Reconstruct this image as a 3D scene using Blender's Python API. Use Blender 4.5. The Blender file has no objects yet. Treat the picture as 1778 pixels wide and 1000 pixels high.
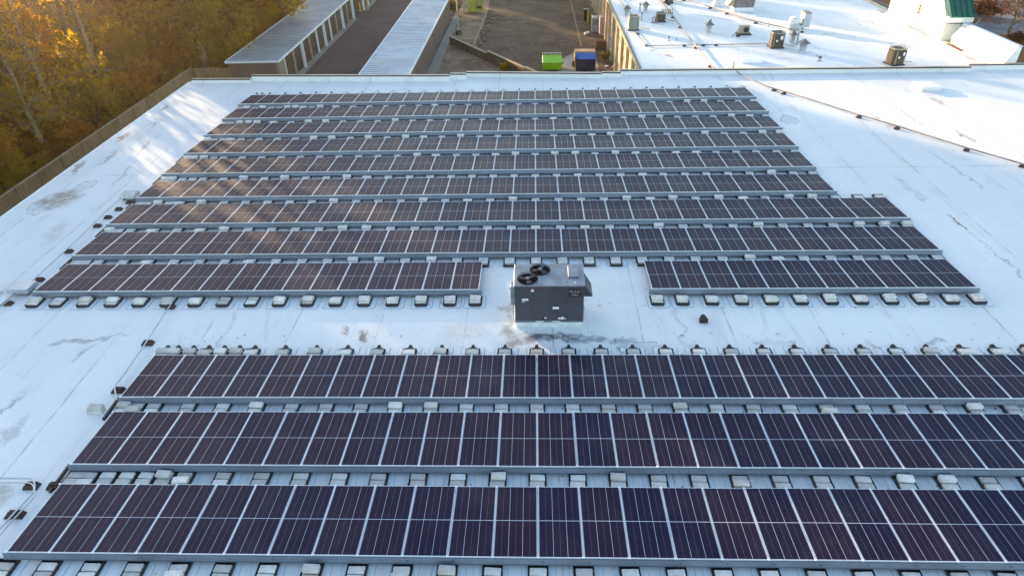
import bpy, bmesh, math, random
import numpy as np
from mathutils import Vector, Matrix, Euler
random.seed(7)
C = bpy.context.scene.collection
PI = math.pi
R = math.radians

# ------------------------------------------------------------------ camera
CAMLOC = Vector((-.033, 0, 14.085))
pitch, yaw, roll = R(34.74), R(-2.503), R(1.688)
cp, sp, cy, sy, cr, sr = math.cos(pitch), math.sin(pitch), math.cos(yaw), math.sin(yaw), math.cos(roll), math.sin(roll)
fw = Vector((sy*cp, cy*cp, -sp)); rt = Vector((cy, -sy, 0)); dn = fw.cross(rt)
rt2 = cr*rt + sr*dn; dn2 = -sr*rt + cr*dn
cam = bpy.data.cameras.new('camera'); camo = bpy.data.objects.new('camera', cam); C.objects.link(camo)
M = Matrix((( rt2.x, -dn2.x, -fw.x, CAMLOC.x), (rt2.y, -dn2.y, -fw.y, CAMLOC.y), (rt2.z, -dn2.z, -fw.z, CAMLOC.z), (0, 0, 0, 1)))
camo.matrix_world = M
cam.sensor_fit = 'HORIZONTAL'; cam.sensor_width = 36; cam.lens = 1130.2/1778*36
cam.clip_end = 2000; cam.clip_start = .1
bpy.context.scene.camera = camo

# ------------------------------------------------------------------ materials
def newmat(name):
    m = bpy.data.materials.new(name); m.use_nodes = True
    nt = m.node_tree; b = nt.nodes['Principled BSDF']
    return m, nt, b
def N(nt, t, **kw):
    n = nt.nodes.new(t)
    for k, v in kw.items(): setattr(n, k, v)
    return n
def math_(nt, op, a, b=None, c=None, clamp=False):
    n = N(nt, 'ShaderNodeMath', operation=op, use_clamp=clamp)
    for i, x in enumerate((a, b, c)):
        if x is None: continue
        if isinstance(x, (int, float)): n.inputs[i].default_value = x
        else: nt.links.new(x, n.inputs[i])
    return n.outputs[0]
def mixc(nt, f, a, b, mode='MIX'):
    n = N(nt, 'ShaderNodeMix', data_type='RGBA', blend_type=mode)
    for i, x in ((0, f), (6, a), (7, b)):
        if isinstance(x, (int, float)): n.inputs[i].default_value = x
        elif isinstance(x, tuple): n.inputs[i].default_value = (*x, 1) if len(x) == 3 else x
        else: nt.links.new(x, n.inputs[i])
    return n.outputs[2]
def noise(nt, vec, scale, detail=4, rough=.55, dist=0):
    n = N(nt, 'ShaderNodeTexNoise'); n.inputs['Scale'].default_value = scale
    n.inputs['Detail'].default_value = detail; n.inputs['Roughness'].default_value = rough; n.inputs['Distortion'].default_value = dist
    nt.links.new(vec, n.inputs['Vector']); return n.outputs['Fac']
def ramp(nt, v, a, b, lo=0., hi=1.):
    n = N(nt, 'ShaderNodeMapRange'); n.interpolation_type = 'SMOOTHSTEP'
    nt.links.new(v, n.inputs[0]); n.inputs[1].default_value = a; n.inputs[2].default_value = b
    n.inputs[3].default_value = lo; n.inputs[4].default_value = hi; return n.outputs[0]
def mapping(nt, vec, loc=(0, 0, 0), rot=(0, 0, 0), scale=(1, 1, 1), t='POINT'):
    n = N(nt, 'ShaderNodeMapping', vector_type=t); nt.links.new(vec, n.inputs[0])
    n.inputs[1].default_value = loc; n.inputs[2].default_value = rot; n.inputs[3].default_value = scale
    return n.outputs[0]
def coords(nt, kind='Object'):
    return N(nt, 'ShaderNodeTexCoord').outputs[kind]
def wpos(nt):
    return N(nt, 'ShaderNodeNewGeometry').outputs['Position']
def bump(nt, b, h, strength=.3, dist=.02):
    n = N(nt, 'ShaderNodeBump'); n.inputs['Strength'].default_value = strength; n.inputs['Distance'].default_value = dist
    nt.links.new(h, n.inputs['Height']); nt.links.new(n.outputs[0], b.inputs['Normal'])

def simple(name, col, rough=.6, metal=0., var=.25, scale=3., bmp=.0, rnd=0., spec=.5, tint=None):
    m, nt, b = newmat(name)
    p = coords(nt)
    f = noise(nt, p, scale, 5, .6)
    d = tuple(c*(1-var) for c in col); l = tuple(min(1, c*(1+var)) for c in col)
    if tint: d = tuple(c*t for c, t in zip(d, tint))
    c_ = mixc(nt, ramp(nt, f, .3, .7), d, l)
    if rnd:
        oi = N(nt, 'ShaderNodeObjectInfo').outputs['Random']
        hsv = N(nt, 'ShaderNodeHueSaturation'); nt.links.new(c_, hsv.inputs['Color'])
        nt.links.new(ramp(nt, oi, 0, 1, 1-rnd, 1+rnd), hsv.inputs['Value']); c_ = hsv.outputs[0]
    nt.links.new(c_, b.inputs['Base Color'])
    b.inputs['Roughness'].default_value = rough; b.inputs['Metallic'].default_value = metal
    b.inputs['Specular IOR Level'].default_value = spec
    if bmp: bump(nt, b, noise(nt, p, scale*6, 4), bmp, .01)
    return m

def roof_mat(name, stains, seam_x=True, base=(.80, .79, .80)):
    m, nt, b = newmat(name)
    p = wpos(nt)
    big = noise(nt, p, .12, 4, .6, .4); fine = noise(nt, p, 1.7, 6, .7, .6)
    c = mixc(nt, ramp(nt, big, .35, .7), tuple(x*.90 for x in base), base)
    c = mixc(nt, ramp(nt, fine, .5, .8, 0, .30), c, (.52, .55, .58))
    # cloth-like pale grime stretched along the slope
    st = noise(nt, mapping(nt, p, scale=(1.1, .16, 1)), 1.0, 6, .7, 1.2)
    c = mixc(nt, ramp(nt, st, .56, .72, 0, .42), c, (.47, .48, .49))
    sc_ = noise(nt, mapping(nt, p, loc=(3, 7, 0), scale=(1, .6, 1)), 4.2, 6, .78, .5); zone = noise(nt, mapping(nt, p, loc=(11, 2, 0)), .22, 3)
    c = mixc(nt, math_(nt, 'MULTIPLY', ramp(nt, sc_, .58, .70, 0, .5), ramp(nt, zone, .48, .62)), c, (.33, .26, .22))
    # lap seams between membrane sheets
    sx = N(nt, 'ShaderNodeSeparateXYZ'); nt.links.new(p, sx.inputs[0])
    wob = noise(nt, p, .5, 2); 
    def lines(coord, per, off, w, amt, col):
        nonlocal c
        t = math_(nt, 'ADD', coord, math_(nt, 'MULTIPLY', wob, .12))
        t = math_(nt, 'FRACT', math_(nt, 'DIVIDE', math_(nt, 'ADD', t, off), per))
        d_ = math_(nt, 'MULTIPLY', math_(nt, 'ABSOLUTE', math_(nt, 'SUBTRACT', t, .5)), per)
        k = ramp(nt, d_, w*.4, w, 1, 0)
        brk = ramp(nt, noise(nt, p, .8, 5, .7), .42, .66, .15, 1)
        c = mixc(nt, math_(nt, 'MULTIPLY', math_(nt, 'MULTIPLY', k, brk), amt), c, col)
    lines(sx.outputs[0], 3.05, .9, .045, .75, (.32, .33, .35))
    lines(sx.outputs[0], 3.05, 1.15, .30, .13, (.45, .40, .36))
    lines(sx.outputs[1], 23.0, 3.65, .05, .8, (.30, .32, .35))
    # named stains: ponding marks, rust and grime with a shape of their own
    warp = N(nt, 'ShaderNodeTexNoise'); warp.inputs['Scale'].default_value = 1.6; warp.inputs['Detail'].default_value = 5
    nt.links.new(p, warp.inputs['Vector'])
    wv = N(nt, 'ShaderNodeVectorMath', operation='MULTIPLY_ADD'); nt.links.new(warp.outputs['Color'], wv.inputs[0])
    wv.inputs[1].default_value = (1.1, 1.1, 0); nt.links.new(p, wv.inputs[2])
    gr = noise(nt, p, 3.2, 6, .75, .8)
    for (x, y, rx, ry, rot, col, amt, ring) in stains:
        q = mapping(nt, wv.outputs[0], (x+.55, y+.55, 0), (0, 0, R(rot)), (rx, ry, 50), 'TEXTURE')
        ln = N(nt, 'ShaderNodeVectorMath', operation='LENGTH'); nt.links.new(q, ln.inputs[0])
        L_ = ln.outputs['Value']
        k = ramp(nt, L_, .35, 1.0, 1, 0)
        if ring:
            rg = ramp(nt, math_(nt, 'ABSOLUTE', math_(nt, 'SUBTRACT', L_, .8)), .0, .16, 1, 0)
            k = math_(nt, 'MAXIMUM', math_(nt, 'MULTIPLY', k, .35), rg)
        k = math_(nt, 'MULTIPLY', k, ramp(nt, gr, .32, .54, .06, 1))
        c = mixc(nt, math_(nt, 'MULTIPLY', k, amt, None, True), c, col)
    nt.links.new(c, b.inputs['Base Color'])
    b.inputs['Roughness'].default_value = .55; b.inputs['Specular IOR Level'].default_value = .25
    bump(nt, b, noise(nt, p, .9, 5, .6, .5), .25, .05)
    return m

BR = (.22, .13, .085); GY = (.26, .27, .30); DK = (.10, .10, .12)
near_stains = [
    (-23.3, 28.1, 1.15, 1.5, 10, BR, .75, 0), (-22.9, 29.5, .5, .9, -10, GY, .7, 1), (-24.0, 27.2, .4, .9, 30, GY, .7, 1),
    (-24.4, 36.2, .3, .95, 5, (.34, .15, .07), .8, 0), (-23.6, 33.2, .22, 1.6, 6, GY, .75, 0), (-24.6, 31.8, .3, 1.2, 15, (.25, .18, .17), .8, 0),
    (-22.3, 34.5, .12, 2.4, 4, GY, .6, 0), (-21.6, 31.0, .12, 2.0, 8, GY, .6, 0), (-24.3, 41.2, .15, 1.0, 0, BR, .6, 0), (-23.5, 38.5, .12, 1.8, 4, GY, .6, 0),
    (-6.7, 17.7, .2, .5, 0, BR, .8, 0), (-6.0, 17.45, .17, .55, 0, BR, .85, 0), (-1.0, 17.6, .35, .5, 20, BR, .6, 0),
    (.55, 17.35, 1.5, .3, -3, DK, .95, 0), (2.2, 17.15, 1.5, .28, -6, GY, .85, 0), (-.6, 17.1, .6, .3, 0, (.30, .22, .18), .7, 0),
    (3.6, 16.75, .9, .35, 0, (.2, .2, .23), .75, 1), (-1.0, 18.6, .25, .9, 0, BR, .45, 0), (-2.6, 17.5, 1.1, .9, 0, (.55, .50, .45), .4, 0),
    (17.6, 28.2, .18, 1.3, 3, GY, .7, 1), (18.1, 25.0, .12, 1.1, 2, (.26, .14, .10), .9, 0), (18.3, 22.0, .07, 3.2, 2, GY, .55, 0), (20.8, 30.2, .12, 3.0, 4, GY, .6, 0),
    (14.95, 37.5, .55, .8, 20, DK, .7, 1), (20.5, 36.2, .8, .5, 0, (.36, .26, .22), .6, 0), (20.0, 37.5, .4, .3, 0, BR, .5, 0),
    (24.9, 40.2, .25, 1.6, 10, (.36, .24, .17), .6, 0), (23.5, 34.5, .18, 1.2, 0, (.34, .18, .12), .8, 0), (25.6, 31.4, .25, 1.0, 0, (.4, .2, .13), .8, 0), (22.0, 38.0, .1, 3.0, 3, (.4, .34, .3), .6, 0),
    (-15.4, 16.6, .12, .8, -10, GY, .6, 0), (-16.2, 17.1, .9, .2, 10, GY, .6, 0), (-16.3, 14.0, .09, .9, -12, GY, .6, 0), (-15.6, 12.9, .4, 1.0, -20, GY, .45, 0),
    (-15.5, 17.3, 1.6, .12, 8, GY, .6, 0), (8.0, 17.1, .7, .2, 0, (.35, .33, .33), .7, 1), (13.3, 17.1, .5, .15, 0, GY, .6, 0), (11.0, 16.8, .6, .2, 0, (.42, .32, .28), .6, 0),
    (-19.9, 20.4, .9, .6, 0, (.42, .38, .34), .55, 0), (-14.5, 10.6, .7, .5, 0, (.42, .38, .32), .7, 0), (-20.9, 20.0, .5, .3, 0, BR, .55, 0),
    (5.0, 17.9, .12, 2.6, 1, GY, .3, 0), (-11, 17.6, .12, 2.5, 1, GY, .3, 0), (-21.5, 24.8, .5, 1.6, 10, (.5, .5, .5), .6, 0),
    (6.0, 11.5, .5, .3, 0, (.35, .22, .18), .4, 0), (7.5, 8.2, .7, .5, 0, (.45, .38, .2), .5, 0), (-9.5, 8.2, .5, .4, 0, (.45, .38, .2), .6, 0),
]
far_stains = [
    (10.3, 51.2, .35, .6, 20, (.36, .22, .2), .8, 0), (31.6, 55.8, .3, 1.6, 0, (.38, .28, .20), .6, 0), (31.7, 59.0, .25, 1.5, 0, (.38, .28, .20), .7, 0),
    (31.9, 64.5, .3, 1.2, 0, (.35, .13, .13), .9, 0), (31.7, 49.4, .35, 1.1, 0, (.3, .25, .22), .8, 0), (29.4, 60.0, .2, 1.5, 4, (.38, .3, .25), .5, 0),
    (28.6, 53.6, .25, 1.2, 10, GY, .45, 0), (18.5, 50.0, .8, .4, 0, (.5, .48, .46), .5, 0), (20.6, 51.5, .9, .5, 0, (.48, .47, .46), .6, 0),
    (24.2, 56.9, .8, .5, 0, GY, .5, 0), (8.5, 65.0, .5, 1.0, 0, (.45, .38, .34), .6, 0), (9.2, 52.8, .4, .4, 0, (.4, .37, .35), .7, 0),
]
M_ROOF = roof_mat('white_membrane', near_stains)
M_ROOF2 = roof_mat('white_membrane_far', far_stains, base=(.81, .81, .82))

def laminate_mat():
    m, nt, b = newmat('cell_glass')
    p = coords(nt)
    s = N(nt, 'ShaderNodeSeparateXYZ'); nt.links.new(p, s.inputs[0])
    x, y = s.outputs[0], s.outputs[1]
    def line(v, per, w, off=0.):
        t = math_(nt, 'FRACT', math_(nt, 'DIVIDE', math_(nt, 'ADD', v, off), per))
        d = math_(nt, 'MULTIPLY', math_(nt, 'ABSOLUTE', math_(nt, 'SUBTRACT', t, .5)), per)
        return math_(nt, 'LESS_THAN', d, w)
    cw = 1.0/6
    fat = line(x, 2*cw, .0030)      # brighter gap every second string
    thin = line(x, 2*cw, .0016, cw)
    rows_ = line(y, 2.06/24, .0016)
    mid = math_(nt, 'LESS_THAN', math_(nt, 'ABSOLUTE', math_(nt, 'SUBTRACT', y, 1.035)), .0055)
    oi = N(nt, 'ShaderNodeObjectInfo').outputs['Random']
    cellid = N(nt, 'ShaderNodeTexWhiteNoise', noise_dimensions='3D')
    sn = N(nt, 'ShaderNodeVectorMath', operation='SNAP'); nt.links.new(p, sn.inputs[0]); sn.inputs[1].default_value = (cw, 2.06/24, 1)
    ad = N(nt, 'ShaderNodeVectorMath', operation='ADD'); nt.links.new(sn.outputs[0], ad.inputs[0])
    cb = N(nt, 'ShaderNodeCombineXYZ'); nt.links.new(oi, cb.inputs[2]); nt.links.new(cb.outputs[0], ad.inputs[1])
    nt.links.new(ad.outputs[0], cellid.inputs[0])
    c = mixc(nt, ramp(nt, oi, 0, 1), (.002, .003, .024), (.011, .004, .022))
    c = mixc(nt, math_(nt, 'MULTIPLY', cellid.outputs[0], .25), c, (.010, .008, .016))
    wp = wpos(nt)
    dust = noise(nt, wp, .9, 5, .65, .3)
    c = mixc(nt, math_(nt, 'MULTIPLY', rows_, .12), c, (.16, .13, .15))
    c = mixc(nt, math_(nt, 'MULTIPLY', thin, .55), c, (.36, .38, .45))
    c = mixc(nt, fat, c, (.66, .72, .85))
    c = mixc(nt, mid, c, (.66, .72, .85))
    c = mixc(nt, ramp(nt, dust, .45, .75, .003, .05), c, (.26, .24, .28))
    nt.links.new(c, b.inputs['Base Color'])
    b.inputs['Roughness'].default_value = .22; b.inputs['IOR'].default_value = 1.27; b.inputs['Specular Tint'].default_value = (.86, .74, .98, 1)
    b.inputs['Specular IOR Level'].default_value = .50
    nt.links.new(ramp(nt, noise(nt, wp, .5, 3), .3, .7, .48, .54), b.inputs['Roughness'])
    return m
M_CELL = laminate_mat()
M_FRAME = simple('anodised_frame', (.72, .76, .84), .42, .35, .06, 2)
M_GALV = simple('galvanised_deflector', (.145, .175, .23), .48, .35, .18, .7, .05, .0)
M_BOLT = simple('dark_bolt', (.05, .055, .07), .6)
M_CONC = simple('concrete_paver', (.62, .58, .55), .9, 0, .16, 5, .5, .22)
M_TRAY = simple('black_tray_plastic', (.018, .017, .02), .55)
M_RUST = simple('rusty_black_rubber', (.05, .025, .022), .8, 0, .5, 9)
M_PAD = simple('white_slip_sheet', (.72, .77, .82), .6, 0, .06, 2)
M_SEAL = simple('dark_sealant', (.05, .05, .07), .7)
M_STEEL = simple('grey_conduit', (.42, .47, .52), .4, .5, .12)
M_GASPIPE = simple('weathered_gas_pipe', (.22, .17, .15), .6, .1, .4, 2)
M_PAINTW = simple('white_trim_paint', (.78, .80, .82), .5, 0, .06)
M_COPD = simple('dark_bronze_coping', (.05, .04, .045), .4, .3, .15)
M_COPT = simple('tan_coping_top', (.50, .40, .28), .5, .1, .15, 1)

# ------------------------------------------------------------------ mesh builder
class MB:
    def __init__(s): s.v = []; s.f = []; s.m = []
    def quad(s, a, b, c, d, m=0):
        n = len(s.v); s.v += [tuple(a), tuple(b), tuple(c), tuple(d)]; s.f.append((n, n+1, n+2, n+3)); s.m.append(m); return s
    def tri(s, a, b, c, m=0):
        n = len(s.v); s.v += [tuple(a), tuple(b), tuple(c)]; s.f.append((n, n+1, n+2)); s.m.append(m); return s
    def hexa(s, P, m=0):      # 8 points: bottom 4 ccw, top 4 ccw
        n = len(s.v); s.v += [tuple(p) for p in P]
        for f in ((3, 2, 1, 0), (4, 5, 6, 7), (0, 1, 5, 4), (1, 2, 6, 5), (2, 3, 7, 6), (3, 0, 4, 7)):
            s.f.append(tuple(n+i for i in f)); s.m.append(m)
        return s
    def box(s, x0, x1, y0, y1, z0, z1, m=0, ch=0.):
        if ch:
            c = ch
            s.hexa([(x0, y0, z0), (x1, y0, z0), (x1, y1, z0), (x0, y1, z0), (x0, y0, z1-c), (x1, y0, z1-c), (x1, y1, z1-c), (x0, y1, z1-c)], m)
            s.f.pop(-5); s.m.pop(-5)
            n = len(s.v)
            s.v += [(x0+c, y0+c, z1), (x1-c, y0+c, z1), (x1-c, y1-c, z1), (x0+c, y1-c, z1)]
            b_ = n-4
            for i in range(4):
                j = (i+1) % 4; s.f.append((b_+i, b_+j, n+j, n+i)); s.m.append(m)
            s.f.append((n, n+1, n+2, n+3)); s.m.append(m); return s
        return s.hexa([(x0, y0, z0), (x1, y0, z0), (x1, y1, z0), (x0, y1, z0), (x0, y0, z1), (x1, y0, z1), (x1, y1, z1), (x0, y1, z1)], m)
    def cyl(s, c, r, h, n=16, m=0, r2=None, axis='Z', caps=True):
        r2 = r if r2 is None else r2; b_ = len(s.v)
        for k in range(2):
            rr = r if k == 0 else r2
            for i in range(n):
                a = 2*PI*i/n; p = (rr*math.cos(a), rr*math.sin(a), h*k)
                if axis == 'X': p = (p[2], p[0], p[1])
                if axis == 'Y': p = (p[1], p[2], p[0])
                s.v.append((c[0]+p[0], c[1]+p[1], c[2]+p[2]))
        for i in range(n):
            j = (i+1) % n; s.f.append((b_+i, b_+j, b_+n+j, b_+n+i)); s.m.append(m)
        if caps:
            s.f.append(tuple(b_+i for i in reversed(range(n)))); s.m.append(m)
            s.f.append(tuple(b_+n+i for i in range(n))); s.m.append(m)
        return s
    def tube(s, pts, r, n=8, m=0, radii=None):
        pts = [Vector(p) for p in pts]; b_ = len(s.v); K = len(pts)
        for k, p in enumerate(pts):
            d = (pts[min(k+1, K-1)]-pts[max(k-1, 0)]).normalized()
            u = d.cross(Vector((0, 0, 1)))
            if u.length < 1e-3: u = d.cross(Vector((1, 0, 0)))
            u.normalize(); w = d.cross(u); rr = radii[k] if radii else r
            for i in range(n):
                a = 2*PI*i/n; q = p+u*rr*math.cos(a)+w*rr*math.sin(a); s.v.append(tuple(q))
        for k in range(K-1):
            for i in range(n):
                j = (i+1) % n; s.f.append((b_+k*n+i, b_+k*n+j, b_+(k+1)*n+j, b_+(k+1)*n+i)); s.m.append(m)
        s.f.append(tuple(b_+i for i in range(n))); s.m.append(m)
        s.f.append(tuple(b_+(K-1)*n+i for i in reversed(range(n)))); s.m.append(m)
        return s
    def mesh(s, name, mats, smooth=False):
        me = bpy.data.meshes.new(name); me.from_pydata(s.v, [], s.f)
        for mt in (mats if isinstance(mats, (list, tuple)) else [mats]): me.materials.append(mt)
        me.polygons.foreach_set('material_index', s.m)
        if smooth: me.polygons.foreach_set('use_smooth', [True]*len(s.f))
        me.update(); return me
    def build(s, name, mats, parent=None, smooth=False):
        return link(name, s.mesh(name, mats, smooth), parent)
def link(name, data, parent=None, loc=None, rot=None):
    o = bpy.data.objects.new(name, data); C.objects.link(o)
    if parent: o.parent = parent
    if loc is not None: o.location = loc
    if rot is not None: o.rotation_euler = rot
    return o
def tag(o, label=None, cat=None, group=None, kind=None):
    if label: o['label'] = label
    if cat: o['category'] = cat
    if group: o['group'] = group
    if kind: o['kind'] = kind
    return o
def empty(name, loc, label, cat, group=None, rz=0):
    o = bpy.data.objects.new(name, None); C.objects.link(o); o.location = loc; o.rotation_euler = (0, 0, rz)
    o.empty_display_size = .2
    return tag(o, label, cat, group)
def copy_tree(o, parent=None):
    c = o.copy(); C.objects.link(c); c.parent = parent
    for ch in list(o.children): copy_tree(ch, c)
    return c
def text_mesh(s, size, mat, ext=.002):
    cu = bpy.data.curves.new('lettering', 'FONT'); cu.body = s; cu.size = size; cu.extrude = ext
    cu.align_x = 'CENTER'; cu.align_y = 'CENTER'
    o = bpy.data.objects.new('lettering', cu); C.objects.link(o)
    dg = bpy.context.evaluated_depsgraph_get(); me = bpy.data.meshes.new_from_object(o.evaluated_get(dg))
    bpy.data.objects.remove(o); me.materials.clear(); me.materials.append(mat); return me
ORD = ['zeroth', 'first', 'second', 'third', 'fourth', 'fifth', 'sixth', 'seventh', 'eighth', 'ninth', 'tenth', 'eleventh', 'twelfth', 'thirteenth', 'fourteenth', 'fifteenth', 'sixteenth',
       'seventeenth', 'eighteenth', 'nineteenth', 'twentieth'] + ['twenty-'+w for w in ('first', 'second', 'third', 'fourth', 'fifth', 'sixth', 'seventh', 'eighth', 'ninth')] + ['thirtieth'] + ['thirty-'+w for w in ('first', 'second', 'third', 'fourth', 'fifth', 'sixth', 'seventh', 'eighth', 'ninth')] + ['fortieth']

# ------------------------------------------------------------------ the array
W = 1.06; ZF = .33; ZB = .198; D = 2.096
ROWS = [('N1', 8.864, [(-12, 12)]), ('N2', 11.518, [(-12, 13)]), ('N3', 14.096, [(-12, 15)]),
        ('F1', 19.739, [(-18, -2), (4, 15)]), ('F2', 22.344, [(-18, 15)]), ('F3', 24.97, [(-18, 15)]),
        ('F4', 27.56, [(-18, 13)]), ('F5', 30.249, [(-18, 13)]), ('F6', 32.84, [(-18, 13)]), ('F7', 35.505, [(-18, 13)]),
        ('F8', 38.149, [(-18, 13)]), ('F9', 40.771, [(-18, 13)])]
RN = {'N1': 'the row nearest the camera', 'N2': 'the second row from the camera', 'N3': 'the third row from the camera, in front of the rooftop unit',
      'F1': 'the broken row beside the rooftop unit', 'F2': 'the row just behind the rooftop unit', 'F3': 'the second row behind the rooftop unit',
      'F4': 'the sixth row from the back', 'F5': 'the fifth row from the back', 'F6': 'the fourth row from the back', 'F7': 'the third row from the back',
      'F8': 'the second row from the back', 'F9': 'the rearmost row'}
tilt = -math.atan2(ZF-ZB, D)
LEN = math.hypot(D, ZF-ZB); PW = 1.042
def frame_mb(mb, ox=0, oy=0, oz=0, T=None):
    hw = PW/2; t = .012; h = .035
    B = [(-hw, hw, 0, t), (-hw, hw, LEN-t, LEN), (-hw, -hw+t, t, LEN-t), (hw-t, hw, t, LEN-t)]
    for x0, x1, y0, y1 in B: mb.box(x0, x1, y0, y1, -h, 0)
fr = MB(); frame_mb(fr); me_frame = fr.mesh('frame', M_FRAME)
me_lam = MB().quad((-PW/2+.012, .012, -.004), (PW/2-.012, .012, -.004), (PW/2-.012, LEN-.012, -.004), (-PW/2+.012, LEN-.012, -.004)).mesh('laminate', M_CELL)
me_clamp = MB().box(-.028, .028, -.018, .03, -.02, .012, ch=.004).mesh('clamp', M_FRAME)
def make_panel():
    p = empty('solar_panel', (0, 0, 0), 'x', 'solar panel'); p.rotation_euler = (tilt, 0, 0)
    link('frame', me_frame, p); link('cell_sheet', me_lam, p)
    link('clamp', me_clamp, p, (-W/2, 0, 0)); link('clamp', me_clamp, p, (-W/2, LEN-.012, 0))
    return p
proto = make_panel(); first = True
stuff = []
for rn, Y, secs in ROWS:
    for si, (k0, k1) in enumerate(secs):
        tot = k1-k0
        for k in range(k0, k1):
            x = (k+.5)*W
            if rn in ('F8', 'F9'):
                stuff.append((x, Y)); continue
            if first: p = proto; first = False
            else: p = copy_tree(proto)
            jx = random.uniform(-.003, .003)
            p.location = (x+jx, Y+random.uniform(-.004, .004), ZF)
            p.rotation_euler = (tilt+random.uniform(-.0035, .0035), random.uniform(-.002, .002), random.uniform(-.0006, .0006))
            i = k-k0+1
            where = RN[rn]
            if rn == 'F1': where = 'the short row %s of the rooftop unit' % ('left' if si == 0 else 'right')
            p['label'] = 'dark solar panel, %s from the left in %s' % (ORD[i], where)
            if len(p['label'].split()) > 16: p['label'] = 'solar panel, %s from left in %s' % (ORD[i], where.replace(', in front of the rooftop unit', ' of the array').replace('of the array', ''))
            p['group'] = 'solar panels on the roof'
# rows eight and nine: beyond the first 300 panels, one mass
mb = MB(); T = Matrix.Rotation(tilt, 4, 'X')
for x, Y in stuff:
    b0 = len(mb.v); frame_mb(mb)
    mb.box(-W/2-.028, -W/2+.028, -.018, .03, -.02, .012); mb.box(-W/2-.028, -W/2+.028, LEN-.03, LEN+.018, -.02, .012)
    for i in range(b0, len(mb.v)):
        v = T @ Vector(mb.v[i]); mb.v[i] = (v.x+x, v.y+Y, v.z+ZF)
far = mb.build('solar_panels', M_FRAME)
tag(far, 'two rearmost rows of solar panels before the low parapet', 'solar panels', None, 'stuff')
# laminate of the mass: own object coordinates come from a per-panel UV, so reuse the cell shader through an attribute-free trick: one child per row would repeat
def mass_cells():
    m = M_CELL.copy(); m.name = 'cell_glass_far'; nt = m.node_tree
    tc = [n for n in nt.nodes if n.type == 'TEX_COORD'][0]
    uv = N(nt, 'ShaderNodeUVMap'); uv.uv_map = 'UVMap'
    for l in list(nt.links):
        if l.from_node == tc: nt.links.new(uv.outputs[0], l.to_socket)
    return m
mb = MB()
for x, Y in stuff:
    q = [T @ Vector(c) for c in ((-PW/2+.012, .012, -.004), (PW/2-.012, .012, -.004), (PW/2-.012, LEN-.012, -.004), (-PW/2+.012, LEN-.012, -.004))]
    mb.quad(*[(v.x+x, v.y+Y, v.z+ZF) for v in q])
me = mb.mesh('cell_sheets', mass_cells()); uvl = me.uv_layers.new(name='UVMap')
uvs = []
for i in range(len(stuff)): uvs += [-PW/2+.012, .012, PW/2-.012, .012, PW/2-.012, LEN-.012, -PW/2+.012, LEN-.012]
uvl.data.foreach_set('uv', uvs)
o = link('cell_sheets', me, far); o['kind'] = 'stuff'

# wind deflectors: one bolted strip per row
for rn, Y, secs in ROWS:
    for si, (k0, k1) in enumerate(secs):
        x0, x1 = k0*W-.10, k1*W+.10
        mb = MB(); yb = Y-.062; n = int((x1-x0)/3.18)+1
        cuts = [x0+(x1-x0)*i/n for i in range(n+1)]
        for i in range(n):
            a, b_ = cuts[i], cuts[i+1]; e = .003*(i % 2)
            if i % 2: b_ += .0; 
            P = [(a, yb-e, .135), (b_, yb-e, .135), (b_, yb+.008-e, .135), (a, yb+.008-e, .135),
                 (a, Y-.012-e, ZF-.045), (b_, Y-.012-e, ZF-.045), (b_, Y-.004-e, ZF-.045), (a, Y-.004-e, ZF-.045)]
            mb.hexa(P)
            mb.box(a, b_, Y-.03-e, Y-.004-e, ZF-.0445, ZF-.038)
            mb.box(a, b_, yb-.018-e, yb+.006-e, .128, .1345)
        k = k0
        while k <= k1:
            mb.cyl((k*W+.12, Y-.040, ZF-.12), .014, -.016, 6, 1, axis='Y'); mb.cyl((k*W+.53*W, Y-.036, ZF-.11), .009, -.012, 6, 1, axis='Y'); k += 1
        o = mb.build('wind_deflector', [M_GALV, M_BOLT])
        w = RN[rn] if rn != 'F1' else 'the short row %s of the rooftop unit' % ('left' if si == 0 else 'right')
        tag(o, 'long galvanised wind deflector along the front of %s' % w.replace(', in front of the rooftop unit', ''), 'wind deflector', 'wind deflectors')
        if rn in ('F8', 'F9'): pass

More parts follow.
